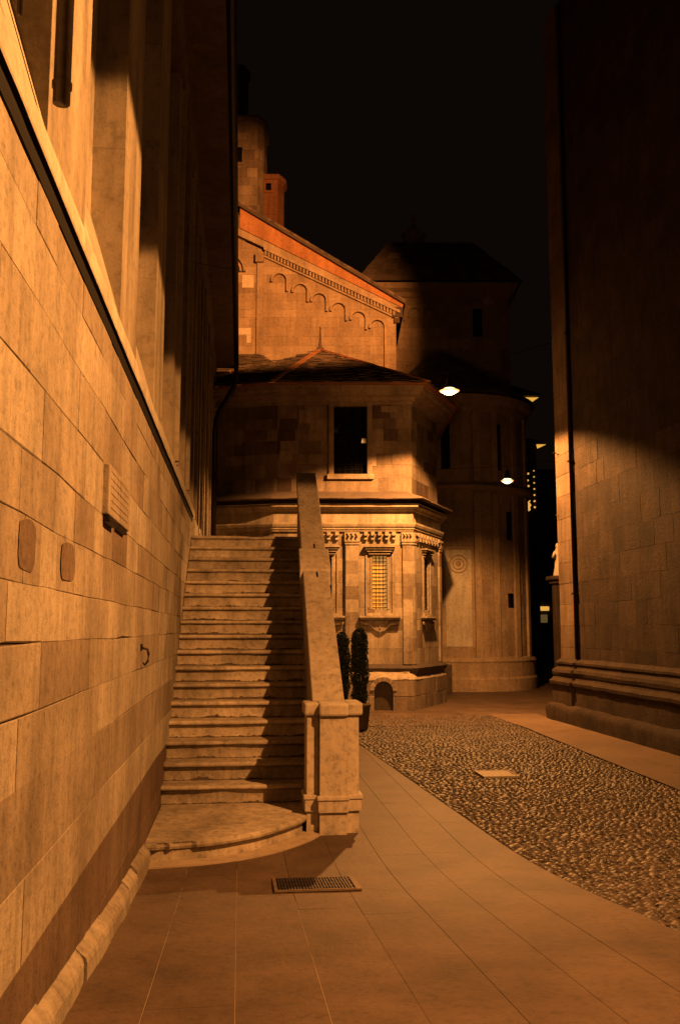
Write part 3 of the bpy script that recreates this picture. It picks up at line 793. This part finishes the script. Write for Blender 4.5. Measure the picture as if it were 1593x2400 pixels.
# pilasters with capitals
def pilaster(m, a0, a1, d=.05):
    bm = NB(); zs = [1.05]; 
    while zs[-1] < 3.85: zs.append(zs[-1]+.31)
    nv = m(0,0,1)-m(0,0,0); ua = m(1,0,0)-m(0,0,0)
    for i in range(len(zs)-1):
        c = (m(a0,zs[i],-.02)+m(a1,zs[i+1],d))/2
        obox(bm, c, ua*((a1-a0)/2-.0), nv*(d+.02)/2, Vector((0,0,.1535)), rg.uniform(.2,.95))
    obox(bm, (m(a0,3.93,-.02)+m(a1,3.97,d+.02))/2, ua*((a1-a0)/2+.02), nv*(d+.04)/2, Vector((0,0,.02)), .7)
    obox(bm, (m(a0,4.0,-.02)+m(a1,4.22,d+.03))/2, ua*((a1-a0)/2+.03), nv*(d+.05)/2, Vector((0,0,.115)), .8)
    for k in range(3): 
        a = a0+(a1-a0)*(k+.5)/3; tube(bm, [m(a, 4.03, d+.02), m(a, 4.12, d+.05), m(a, 4.20, d+.04)], [.02,.03,.035], 6, .7)
    link('pilaster', C(bm), M_chap, ch)
pilaster(m1, 1.76, 2.07); pilaster(m1, 3.14, 3.37); pilaster(m2, .01, .14); pilaster(m2, 2.22, 2.40)
def bracket(m, a):
    bm = NB(); nv = m(0,0,1)-m(0,0,0); ua = m(1,0,0)-m(0,0,0)
    obox(bm, m(a, 4.19, .05), ua*.045, nv*.07, Vector((0,0,.045)), .8); obox(bm, m(a, 4.10, .03), ua*.035, nv*.045, Vector((0,0,.05)), .7)
    tube(bm, [m(a-.04, 4.06, .06), m(a+.04, 4.06, .06)], .022, 8, .7)
    link('bracket', C(bm), M_chap, ch)
for a in (2.25, 2.42, 2.59, 2.76, 2.93, .95, 1.15, 1.35, 1.55): bracket(m1, a)
for a in (.3,.55,.8,1.05,1.3,1.55,1.8,2.05): bracket(m2, a)
bm = NB(); tube(bm, [m1(1.735, 1.0, .04), m1(1.735, 4.2, .04)], .018, 8); link('downpipe', C(bm), M_iron, ch, True)

# side wing roof behind the chapel, on the left
sw = FE('side_wing', -3.2, 27.6, 0, 'low wing with mossy slate roof tucked behind the chapel at left', 'building')
bm = NB(); m, L = seg_map((-6, 26.6), (-1.95, 26.6)); ashlar(bm, m, L, courses(6, 9.55, .35, .45), (.3,.7), tone=(.6,1)); m, L = seg_map((-1.95, 26.6), (-1.95, 28.95)); ashlar(bm, m, L, courses(6, 9.55, .35, .45), (.3,.7), tone=(.6,1))
link('wall', mv(bm, -3.2, 27.6), M_church, sw)
bm = NB(); slates(bm, (-6.2, 26.35, 9.5), (-1.6, 26.35, 9.5), (-6.2, 28.95, 10.75), half=(-2.6, 28.95, 10.75)); prism(bm, [(-6.2,26.35,9.49),(-1.6,26.35,9.49),(-2.6,28.95,10.72),(-6.2,28.95,10.72)], (0,0,-1), .05, .2)
link('roof', mv(bm, -3.2, 27.6), M_slate, sw)
bm = NB(); box(bm, -3.15, -2.85, 25.9, 26.25, 8.2, 9.25, .1, .01); box(bm, -3.2, -2.8, 25.85, 26.3, 9.25, 9.33, .3, .01); link('chimney', mv(bm, -3.2, 27.6), M_tile, sw)

# ------------------------------------------------------------------ church gable
cg = FE('church', -.8, 29, 0, 'tall floodlit church gable with raking cornice and blind arches', 'church')
K = lambda bm: mv(bm, -.8, 29)
rg = random.Random(77)
bm = NB(); m, L = seg_map((-6.5, 29), (1.83, 29)); ashlar(bm, m, L, courses(6.5, 17.5, .26, .36), (.3,.8), rg=rg, tone=(.35,.8), g=.004, dep=.006, rough=.004, odd=.08)
nrm = Vector((.486, 0, 1)).normalized()
bmesh.ops.bisect_plane(bm, geom=bm.verts[:]+bm.edges[:]+bm.faces[:], plane_co=(-2.49, 29, 14.3), plane_no=nrm, clear_outer=True)
m, L = seg_map((1.83, 29), (1.83, 33.2)); ashlar(bm, m, L, courses(6.5, 12.1, .3, .42), (.35,.9), rg=rg, tone=(.1,.9))
link('gable_wall', K(bm), M_church, cg)
bm = NB()
bm.free()
for (a,b,c,e) in ((-3.22,-2.83,13.02,13.46), (-3.6,-2.9,11.42,11.66), (-3.05,-2.9,11.14,11.42)): bm = NB(); box(bm, a, b, 28.975, 29.02, c, e, 1, .01); link('pale_block', K(bm), M_marble, cg)
def rake(bm, s0, z0, s1, z1, h0, h1, d0, d1, tone=.5):
    """sloping band: bottom edge (s0,z0)-(s1,z1), height h0/h1, from depth d0 back to d1"""
    pts = [(s0, d0, z0), (s1, d0, z1), (s1, d0, z1+h1), (s0, d0, z0+h0)]
    prism(bm, pts, (0,1,0), d1-d0, tone); bmesh.ops.recalc_face_normals(bm, faces=bm.faces[:])
def zl(s): return 14.12 - .486*(s+2.49)
bm = NB(); rake(bm, -2.5, zl(-2.5)-.07, 1.9, zl(1.9)-.07, .06, .06, 28.90, 29.05, .7); rake(bm, -2.5, zl(-2.5)+.14, 1.95, zl(1.95)+.14, .09, .09, 28.80, 29.05, .8); rake(bm, -3.5, zl(-3.5)+.235, 1.98, zl(1.98)+.235, .26, .12, 28.86, 29.05, .7)
link('raking_cornice', K(bm), M_church, cg)
bm = NB(); s_ = -2.44
while s_ < 1.86:
    obox(bm, (s_, 28.92, zl(s_)+.065), (.03,0,-.014), (0,.07,0), (0,0,.07), .7); s_ += .105
link('dentil_course', K(bm), M_church, cg)
bm = NB(); pts = [(-3.30, 28.82, zl(-3.3)+.50), (2.03, 28.82, zl(2.03)+.36), (2.06, 28.82, 12.40), (-3.30, 28.82, 15.72)]
prism(bm, pts, (0,1,0), .25, .6); bmesh.ops.recalc_face_normals(bm, faces=bm.faces[:])
link('plaster_band', K(bm), M_brick, cg)
bm = NB(); pts = [(-3.4, 28.68, 15.76), (2.12, 28.68, 12.36), (2.12, 28.68, 12.44), (-3.4, 28.68, 15.88)]
prism(bm, pts, (0,1,0), 4.5, .3); bmesh.ops.recalc_face_normals(bm, faces=bm.faces[:])
rf = link('roof', K(bm), M_slate, cg)
bm = NB()
for k in range(44):
    t = (k+.5)/44; obox(bm, (-3.4+5.52*t, 28.80, 15.90-3.44*t), (.062,0,-.038), (0,.13,0), (.01,0,.03+rg.uniform(0,.012)), rg.random())
link('verge_tiles', K(bm), M_slate, rf)
bm = NB(); box(bm, 1.7, 2.05, 28.86, 29.3, 11.98, 12.34, .2, .02); box(bm, 1.75, 1.95, 28.9, 29.3, 11.8, 11.98, .2, .02); link('corner_corbel', K(bm), M_slate, cg)
def rib(bm, pts, wd, d0, d1, tone=.6):
    """raised band following pts (s,z) on the wall"""
    P_ = [Vector(p) for p in pts]; rows = []
    for i, p in enumerate(P_):
        t = (P_[min(i+1,len(P_)-1)]-P_[max(0,i-1)]).normalized(); n = Vector((-t.y, t.x))
        rows.append([bm.verts.new((q.x, d, q.y)) for q, d in ((p-n*wd/2, d1), (p-n*wd/2, d0), (p+n*wd/2, d0), (p+n*wd/2, d1))])
    for i in range(len(rows)-1):
        for k in range(3): fset(bm, bm.faces.new((rows[i][k], rows[i][k+1], rows[i+1][k+1], rows[i+1][k])), tone)
    for r_ in (rows[0], rows[-1]): fset(bm, bm.faces.new(r_), tone)
    bmesh.ops.recalc_face_normals(bm, faces=bm.faces[:])
for i, (s0, z0) in enumerate(((-1.98,13.50),(-1.30,13.14),(-.68,12.82),(-.05,12.50),(.60,12.20),(1.22,11.92))):
    bm = NB(); r_ = .25; pts = [(s0-r_, z0-r_-.05)] + [(s0-r_*math.cos(math.pi*k/12), z0-r_+r_*math.sin(math.pi*k/12)) for k in range(13)] + [(s0+r_, z0-r_-(.38 if i < 5 else 1.55))]
    rib(bm, pts, .06, 28.86, 29.03, .65); link('blind_arch', K(bm), M_church, cg)
bm = NB()
for r_ in (.62, .50, .38): rib(bm, [(-3.75+r_*math.cos(a), 13.55+r_*math.sin(a)) for a in [math.pi*k/16 for k in range(17)]], .07, 28.9-(r_-.38)*.3, 29.03, .7)
link('arched_hood', K(bm), M_church, cg)
bm = NB(); box(bm, -2.73, -2.5, 28.93, 29.02, 6.5, zl(-2.5)+.1, .5, .01); box(bm, -2.78, -2.5, 28.8, 29.02, 13.85, 14.15, .3, .02); link('pilaster', K(bm), M_church, cg)

# towers behind the gable
def tower(name, s, d, hw, z0, z1, mat, label, wins=(), parapet=True, slope=0):
    t = FE(name, s, d, 0, label, 'tower'); rg = random.Random(int(s*100)); bm = NB()
    pts = [(s-hw, d+2*hw), (s-hw, d), (s+hw-.2, d), (s+hw, d+.4), (s+hw, d+2*hw)]
    for i in range(4):
        m, L = seg_map(pts[i], pts[i+1]); ashlar(bm, m, L, courses(z0, z1, .3, .4), (.3,.7), rg=rg, tone=(.2,.8), holes=[(w[0]-(s-hw), w[1], w[2]-(s-hw), w[3]) for w in wins] if i == 1 else [])
    link('wall', mv(bm, s, d), mat, t)
    bm = NB(); sweep(bm, pts, [(0,z1-.12),(.06,z1-.1),(.1,z1),(.1,z1+.06),(0,z1+.1)], .5); bm2 = None
    link('cornice', mv(bm, s, d), mat, t)
    bm = NB(); v = [bm.verts.new((p[0], p[1], z1+.08)) for p in pts]; a = bm.verts.new((s, d+hw, z1+.12+slope))
    for i in range(5): fset(bm, bm.faces.new((v[i], v[(i+1)%5], a)), .3)
    link('roof', mv(bm, s, d), M_slate, t)
    for w in wins:
        bm = NB(); box(bm, w[0]-.01, w[2]+.01, d+.12, d+.16, w[1], w[3], 0); wo = link('window', mv(bm, s, d), M_glass, t)
        bm = NB(); box(bm, w[0]-.06, w[2]+.06, d-.04, d+.1, w[1]-.08, w[1], .6); link('sill', mv(bm, s, d), mat, wo)
    return t
tower('stone_tower', -3.75, 32, .90, 12, 20.75, M_chup, 'tall dim stone tower with narrow window behind the gable', [(-3.86,19.0,-3.62,19.6)], slope=.5)
tower('small_turret', -2.62, 32.6, .48, 12, 18.75, M_brickd, 'short reddish turret with tiny square window beside the stone tower', [(-2.78,18.2,-2.58,18.5)], slope=.15)
tower('bell_tower', -4.35, 36, .42, 14, 25.4, M_chup, 'slender faint tower rising highest at the left of the church', slope=.2)

# ------------------------------------------------------------------ basilica with round apse
bs = FE('basilica', 4, 33, 0, 'large dark church body with lantern on its low roof behind the lamps', 'church')
B = lambda bm: mv(bm, 4, 33)
rg = random.Random(41); bm = NB()
bp = [(1.0, 33.4), (6.35, 33.4), (6.55, 41)]
for i in range(2):
    m, L = seg_map(bp[i], bp[i+1]); ashlar(bm, m, L, courses(0, 14.6, .38, .5), (.4,1.0), rg=rg, tone=(.2,.8), holes=[(4.0,12.8,4.35,13.9)] if i == 0 else [])
link('wall', B(bm), M_church, bs)
bm = NB(); box(bm, 4.95, 5.4, 33.55, 33.6, 12.7, 14.0, 0); link('window', B(bm), M_glass, bs)
bm = NB(); sweep(bm, bp, [(0,14.3),(.08,14.35),(.1,14.5),(.3,14.6),(.35,14.8),(0,14.85)], .4); link('cornice', B(bm), M_church, bs)
bm = NB(); A = [(.6,33.0,14.85),(6.8,33.0,14.85),(6.9,41,14.85),(.6,41,14.85)]; T = [(1.9,34.5,17.0),(5.2,34.5,17.0),(5.2,41,17.0),(1.9,41,17.0)]
slates(bm, A[0], A[1], T[0], half=T[1], row=.35, tw=(.3,.6)); slates(bm, A[1], A[2], T[1], half=T[2], row=.35, tw=(.3,.6))
a = [bm.verts.new(p) for p in A]; t = [bm.verts.new(p) for p in T]
for i in range(4): fset(bm, bm.faces.new((a[i], a[(i+1)%4], t[(i+1)%4], t[i])), .2)
fset(bm, bm.faces.new(t), .2)
rf = link('roof', B(bm), M_slate, bs)
bm = NB(); lathe(bm, [(.75,-.1),(.7,0),(.45,.1),(.42,.55),(.5,.6),(.3,.75),(.1,.95),(.06,1.2),(.12,1.28),(.02,1.5)], (2.95,35.2,17.0), 14, .4); link('lantern', B(bm), M_church, rf)
for i, s0 in enumerate((1.6,2.2,2.8,3.4)):
    bm = NB(); rib(bm, [(s0-.22, 13.55)]+[(s0-.22*math.cos(math.pi*k/10), 13.7+.22*math.sin(math.pi*k/10)) for k in range(11)]+[(s0+.22, 13.4)], .06, 33.31, 33.42, .5); link('blind_arch', B(bm), M_church, bs)
# the apse drum
M_chap_ = M_chap; M_chap = M_church
ap = FE('round_apse', 3.85, 31, 0, 'round stone apse with conical roof and pilaster strips right of the chapel', 'apse')
A_ = lambda bm: mv(bm, 3.85, 31)
c0 = (3.85, 31.0); RR = 2.5; aS = R(180); Lc = RR*math.pi
m = cyl_map(c0, RR, aS)
bm = NB(); rg = random.Random(9)
hol = [(RR*R(a)-.14, z0, RR*R(a)+.14, z1) for a, z0, z1 in ((118, 6.9, 8.4), (128, 4.7, 5.6), (128, 2.55, 3.0), (78, 6.9, 8.4))]
ashlar(bm, m, Lc, [-.05,.4,.95,1.4]+courses(1.8, 9.3, .36, .46, rg), (.25,.5), rg=rg, tone=(.3,.55), holes=hol, g=.003, dep=.003, odd=.04, dk=.15)
link('wall', A_(bm), M_chap, ap)
for h in hol:
    bm = NB(); aa = (h[0]+h[2])/2; p = [m(h[0]-.02, h[1], -.1), m(h[2]+.02, h[1], -.1), m(h[2]+.02, h[3], -.1), m(h[0]-.02, h[3], -.1)]
    fset(bm, bm.faces.new([bm.verts.new(v) for v in p]), 0); link('window', A_(bm), M_glass, ap)
def ring(name, prof, mat, tone=.5, a0=180, a1=360, n=48):
    bm = NB(); lathe(bm, [(RR+o, z) for o, z in prof], (*c0, 0), n, tone, R(a0), R(a1))
    for f in bm.faces: f.smooth = False
    return link(name, A_(bm), mat, ap)
ring('plinth', [(.16,-.05),(.16,.35),(.12,.42),(.12,.85),(.14,.9),(.10,.98),(.0,1.04)], M_chap, .45)
ring('string_course', [(0,6.15),(.05,6.2),(.16,6.28),(.18,6.36),(.0,6.5)], M_chap, .5)
ring('cornice', [(0,8.75),(.05,8.85),(.06,9.0),(.18,9.1),(.22,9.28),(.0,9.34)], M_chap, .5)
bm = NB(); nS = 30; eo = RR+.3
for k in range(nS):
    a0, a1 = R(180+180*k/nS), R(180+180*(k+1)/nS)
    slates(bm, (c0[0]+eo*math.cos(a0), c0[1]+eo*math.sin(a0), 9.36), (c0[0]+eo*math.cos(a1), c0[1]+eo*math.sin(a1), 9.36), (3.55, 32.6, 12.1), row=.3, tw=(.2,.4), lift=.02)
link('roof', A_(bm), M_slate, ap)
for a in (62, 100, 114, 134, 152):
    for (z0, z1) in ((1.0, 6.15), (6.5, 8.75)):
        bm = NB(); u = RR*R(a)
        pts = [(u-.11, z0), (u+.11, z0), (u+.11, z1), (u-.11, z1)]; lo_ = [m(p, z, -.02) for p, z in pts]; hi = [m(p, z, .07) for p, z in pts]
        l = [bm.verts.new(v) for v in lo_]; h = [bm.verts.new(v) for v in hi]; fset(bm, bm.faces.new(h), .6)
        for i in range(4): fset(bm, bm.faces.new((l[i], l[(i+1)%4], h[(i+1)%4], h[i])), .5)
        link('pilaster_strip', A_(bm), M_chap, ap)
# medallion panel
u = RR*R(89)+.0; uc = RR*R(74)
bm = NB()
def patch(bm, u0, u1, z0, z1, d, tone):
    n = 6; lo2 = [bm.verts.new(m(u0+(u1-u0)*k/n, z0, d)) for k in range(n+1)]; hi2 = [bm.verts.new(m(u0+(u1-u0)*k/n, z1, d)) for k in range(n+1)]
    for k in range(n): fset(bm, bm.faces.new((lo2[k], lo2[k+1], hi2[k+1], hi2[k])), tone)
uc = RR*R(86)
patch(bm, uc-.40, uc+.40, 1.35, 4.35, .012, .95)
pn = link('panel', A_(bm), M_trim, ap)
bm = NB()
for r_ in (.27, .16): tube(bm, [m(uc+r_*math.cos(a), 3.9+r_*math.sin(a), .02) for a in [2*math.pi*k/24 for k in range(25)]], .02, 6, .8, cap=False)
tube(bm, [m(uc, 3.9, .01), m(uc, 3.9, .05)], [.09, .04], 10, .6); link('medallion', A_(bm), M_chap, pn)
bm = NB()
for u_ in (uc-.44, uc+.44): patch(bm, u_-.025, u_+.025, 1.3, 4.42, .03, .7)
patch(bm, uc-.46, uc+.46, 4.37, 4.42, .032, .8); link('panel_frame', A_(bm), M_chap, pn)
M_chap = M_chap_
# low timber hatch between chapel and apse
ht = FE('timber_hatch', 3.02, 27.9, 0, 'small weathered timber hatch at the foot of wall between chapel and apse', 'hatch')
bm = NB()
for k in range(5): box(bm, -.28+.112*k, -.28+.112*k+.108, -.03, .0, 0, .78, .3+.1*(k%2), .004)
link('boards', bm, M_wood, ht)
bm = NB(); box(bm, -.33,-.285,-.05,.02,0,.83,.2); box(bm,.285,.33,-.05,.02,0,.83,.2); box(bm,-.285,.285,-.05,.02,.79,.83,.2); link('frame', bm, M_wood, ht)

# ------------------------------------------------------------------ far houses at the end of the lane
fh = FE('narrow_house', 8.0, 40, 0, 'narrow dim house front with golden lights at the end of the lane', 'house')
Fm = lambda bm: mv(bm, 8.0, 40)
bm = NB(); m, L = seg_map((6.5, 40), (8.68, 40)); ashlar(bm, m, L, courses(0, 9.95, .35, .5), (.3,.8), tone=(.2,.8), holes=[(1.72,7.0,1.98,9.2)])
m, L = seg_map((8.68, 40), (8.68, 46)); ashlar(bm, m, L, courses(0, 9.95, .35, .5), (.3,.8), tone=(.2,.8)); link('wall', Fm(bm), M_right, fh)
bm = NB(); prism(bm, [(6.4,39.6,9.95),(8.9,39.6,9.95),(8.9,39.6,10.1),(6.4,39.6,10.5)], (0,1,0), 6, .3); link('roof', Fm(bm), M_slate, fh)
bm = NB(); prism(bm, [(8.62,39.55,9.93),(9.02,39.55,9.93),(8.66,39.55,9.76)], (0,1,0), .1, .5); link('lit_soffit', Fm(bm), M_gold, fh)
bm = NB()
for (a, z, r_) in ((8.28,7.12,.09),(8.3,7.3,.10),(8.27,7.5,.10),(8.3,7.7,.07),(8.26,7.9,.07),(8.3,8.15,.05),(8.27,8.4,.05),(8.3,8.7,.05)):
    lathe(bm, [(0.001,-r_),(r_*.7,-r_*.7),(r_,0),(r_*.7,r_*.7),(.001,r_)], (a,39.98,z), 8)
link('lit_window', Fm(bm), M_gold, fh)
for k in range(7):
    bm = NB(); r_ = .05-.003*k; lathe(bm, [(0.001,-r_),(r_*.7,-r_*.7),(r_,0),(r_*.7,r_*.7),(.001,r_)], (8.54,39.93,7.2+.27*k), 8); link('bulb', Fm(bm), M_gold, fh)
fg = FE('far_gable', 7.8, 44, 0, 'tall dark house with a small golden lit gable above the lane end', 'house')
bm = NB(); box(bm, 6.6, 9.0, 44, 50, 0, 12.9, .1); link('wall', mv(bm, 7.8, 44), M_slate, fg)
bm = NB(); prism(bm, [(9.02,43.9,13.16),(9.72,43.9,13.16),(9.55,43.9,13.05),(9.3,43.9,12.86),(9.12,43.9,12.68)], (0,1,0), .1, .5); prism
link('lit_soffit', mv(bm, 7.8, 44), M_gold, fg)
bm = NB(); prism(bm, [(6.4,43.7,12.9),(9.0,43.7,13.2),(9.75,43.7,13.2),(9.75,43.7,13.3),(6.4,43.7,14.3)], (0,1,0), 6, .2); link('roof', mv(bm, 7.8, 44), M_slate, fg)
sh = FE('far_shopfront', 11.2, 52, 0, 'dark building closing the lane with a small glowing shop sign', 'building')
bm = NB(); box(bm, 6, 22, 52, 56, 0, 11, .1); link('wall', mv(bm, 11.2, 52), M_slate, sh)
bm = NB(); box(bm, 11.15, 11.75, 51.85, 51.95, 2.92, 3.16, .5, .03); link('sign', mv(bm, 11.2, 52), M_gold, sh)
bm = NB(); box(bm, 11.15, 11.65, 51.9, 51.98, 2.25, 2.7, .5, .03); link('display_window', mv(bm, 11.2, 52), glow('dim shop light', (.6,.38,.12), .16), sh)

# statue on a tall pillar beside the corner
sx, sy = 8.5, 24.0
sp = empty('statue_pillar', (sx, sy, 0), 0, 'slim dark stone pillar carrying a statue at corner of right building', 'pillar')
bm = NB(); box(bm, -.2,.2,-.2,.2,0,.5,.4,.02); box(bm, -.14,.14,-.14,.14,.5,3.1,.5,.015); link('shaft', bm, M_right, sp)
bm = NB(); box(bm, -.2,.2,-.2,.2,3.1,3.2,.5,.02); box(bm, -.27,.27,-.27,.27,3.2,3.3,.6,.02); link('capital', bm, M_right, sp)
stt = empty('statue', (sx, sy, 3.3), .3, 'small pale robed statue standing on the slim pillar at lane corner', 'statue')
bm = NB(); lathe(bm, [(.001,0),(.13,.0),(.15,.03),(.12,.25),(.10,.45),(.13,.58),(.12,.66),(.05,.71),(.04,.75),(.001,.75)], (0,0,0), 16, .9)
for v in bm.verts: v.co.y *= .75; v.co.x += .03*math.sin(v.co.z*5)
lathe(bm, [(.001,.73),(.04,.75),(.055,.80),(.05,.86),(.03,.89),(.001,.90)], (0.0,-.01,0), 12, .9)
tube(bm, [(.11,0,.62),(.16,-.05,.48),(.08,-.14,.46)], [.045,.04,.025], 8, .9); tube(bm, [(-.10,0,.62),(-.17,-.04,.5),(-.19,-.10,.62)], [.045,.04,.025], 8, .9)
link('figure', bm, M_marble, stt, True)

# ------------------------------------------------------------------ right building
rb = empty('right_building', (6.9, 12, 0), 0, 'tall rough brown stone building with moulded plinth filling the right edge', 'building')
Q = lambda bm: mv(bm, 6.9, 12)
rg = random.Random(55); RX = 6.9; YC = 19.45
bm = NB(); m = flat((RX+.06, YC-.9, 0), (0,-1,0), (-1,0,0))
def rsp(a, z): 
    if 4.75 < z < 5.2: return max(0, min(1, rg.gauss(.85,.06)))
    return None
cz = [1.1,1.5,1.95,2.4,2.85,3.3,3.75,4.25,4.75,5.2,5.65,6.1]+courses(6.55, 16, .42, .5, rg)
ashlar(bm, m, 22, cz, (.35,1.1), rg=rg, tone=(.2,.7), g=.004, dep=.004, rough=.004, special=rsp, dk=.2)
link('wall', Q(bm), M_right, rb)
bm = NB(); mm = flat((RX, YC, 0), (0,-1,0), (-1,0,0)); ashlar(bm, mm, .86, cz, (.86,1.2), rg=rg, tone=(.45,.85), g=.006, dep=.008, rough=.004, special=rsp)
mm = flat((RX, YC, 0), (1,0,0), (0,1,0)); ashlar(bm, flat((RX+8, YC, 0), (-1,0,0), (0,1,0)), 8, cz, (.5,1), rg=rg, tone=(.3,.7)); mm = flat((RX, YC-.86, 0), (1,0,0), (0,-1,0)); ashlar(bm, mm, .06, cz, (.1,.2), rg=rg, tone=(.3,.6), g=.002, dep=.002)
link('corner_pilaster', Q(bm), M_rcorn, rb)
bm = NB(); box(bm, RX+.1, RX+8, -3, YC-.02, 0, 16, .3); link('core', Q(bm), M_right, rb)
bm = NB(); prof = [(.22,.30),(.22,.70),(.27,.74),(.28,.80),(.20,.86),(.18,.90),(.20,.93),(.22,.99),(.20,1.05),(.12,1.08),(.10,1.12),(.13,1.16),(.13,1.2),(.05,1.24),(.0,1.27)]
sweep(bm, [(RX+3, YC), (RX, YC), (RX, YC-.92), (RX+.06, YC-.92), (RX+.06, -3)][1:] , prof, .5, seg=.25, jit=.012)
sweep(bm, [(RX+4, YC), (RX, YC)], prof, .5)
link('plinth_moulding', Q(bm), M_right, rb, False)
bm = NB(); sweep(bm, [(RX+.06, YC), (RX+.06, -3)], [(.42,-.05),(.43,.22),(.41,.29),(.36,.33),(.28,.345),(.2,.34)], .35, seg=.14, jit=.03)
link('stone_bench', Q(bm), M_right, rb, True)
bm = NB(); tube(bm, [(RX+.01, YC-.93, 15.9), (RX+.01, YC-.93, 1.28)], .042, 10); link('downpipe', Q(bm), M_iron, rb, True)
for z in (2.6, 5.4, 8.2): 
    bm = NB(); box(bm, RX-.05, RX+.07, YC-.99, YC-.87, z, z+.035, .3); link('pipe_clamp', Q(bm), M_iron, rb)
bm = NB(); tube(bm, [(RX-.0, YC-.1, 5.75), (RX-.08, YC-.1, 5.75), (RX-.09, YC-.25, 5.74)], .012, 6); tube(bm, [(RX, YC-.1, 4.35), (RX-.07, YC-.1, 4.36)], .012, 6); link('iron_peg', Q(bm), M_iron, rb)

# ------------------------------------------------------------------ street lamps
def lamp(loc, rad, label, mat, cab):
    l = empty('street_lamp', loc, 0, label, 'street lamp', 'lamps hung over the lane')
    bm = NB(); lathe(bm, [(.02,.30),(.05,.29),(.06,.20),(.09,.14),(rad*.62,.07),(rad*.62,.055),(.05,.09)], (0,0,0), 32)
    link('shade', bm, M_iron, l, True)
    bm = NB(); lathe(bm, [(.001,-.085),(rad*.25,-.08),(rad*.5,-.062),(rad*.75,-.032),(rad*.9,-.008),(rad*.9,.012),(rad*.6,.05),(.05,.085)], (0,0,0), 32); link('diffuser', bm, mat, l, True)
    bm = NB(); lathe(bm, [(rad*.89,-.016),(rad*1.04,.0),(rad*1.06,.006),(rad*.89,.016)], (0,0,0), 32); link('rim', bm, M_rim, l, True)
    bm = NB(); tube(bm, [(0,0,.29),(0,0,.42)], .012, 6); tube(bm, cab, .006, 5); link('cable', bm, M_iron, l)
    return l
lamp((4.54, 19.5, 7.13), .21, 'bright hanging street lamp beside the eave corner of the chapel', M_lamp, [(.1,2.4,.8),(0,0,.42),(2.4,0,1.2)])
lamp((7.45, 25.0, 6.05), .17, 'smaller dimmer hanging lamp before the round apse', M_lamp2, [(-2.6,3.3,.8),(0,0,.42),(2.5,1.5,1.0)])

# ------------------------------------------------------------------ potted shrubs
def shrub(loc, h, r, label, seed):
    rg = random.Random(seed); o = empty('potted_shrub', loc, rg.uniform(0, 6), label, 'shrub', 'clipped shrubs behind the stair parapet')
    bm = NB()
    for k in range(9000):
        z = rg.uniform(0, 1); rr_ = r*(.55+.55*math.sin(min(1, z*1.25+.25)*math.pi*.62))*(1.0 if z < .8 else math.sqrt(max(.05, 1-((z-.8)/.2)**2)))
        rr_ *= 1+.35*noise.noise(Vector((z*7, seed, 0)))
        a = rg.uniform(0, 6.283); q = rr_*math.sqrt(rg.uniform(.2, 1.35)); p = Vector((q*math.cos(a), q*math.sin(a), .50+z*(h-.52)))
        d = Vector((rg.gauss(0,1), rg.gauss(0,1), rg.gauss(.6,1))).normalized()*rg.uniform(.018,.036); e = d.cross(Vector((rg.gauss(0,1),rg.gauss(0,1),rg.gauss(0,1)))).normalized()*.012
        fset(bm, bm.faces.new([bm.verts.new(v) for v in (p-d*.5, p+e, p+d, p-e)]), .5)
    link('foliage', bm, M_leaf, o)
    bm = NB(); tube(bm, [(0,0,.4),(.01,0,h*.6),(0,0,h*.9)], [.025,.02,.006], 7); link('stem', bm, M_wood, o)
    bm = NB(); lathe(bm, [(.001,.0),(.15,.0),(.16,.02),(.20,.42),(.22,.43),(.22,.48),(.19,.48),(.18,.43),(.001,.42)], (0,0,0), 20); link('pot', bm, M_wood, o, True)
    return o
shrub((2.27, 17.6, 0), 1.92, .135, 'dark clipped columnar shrub in pot, right one beside the chapel base', 1)
shrub((1.96, 17.9, 0), 1.84, .13, 'dark clipped columnar shrub in pot, left one half hidden by the parapet', 2)
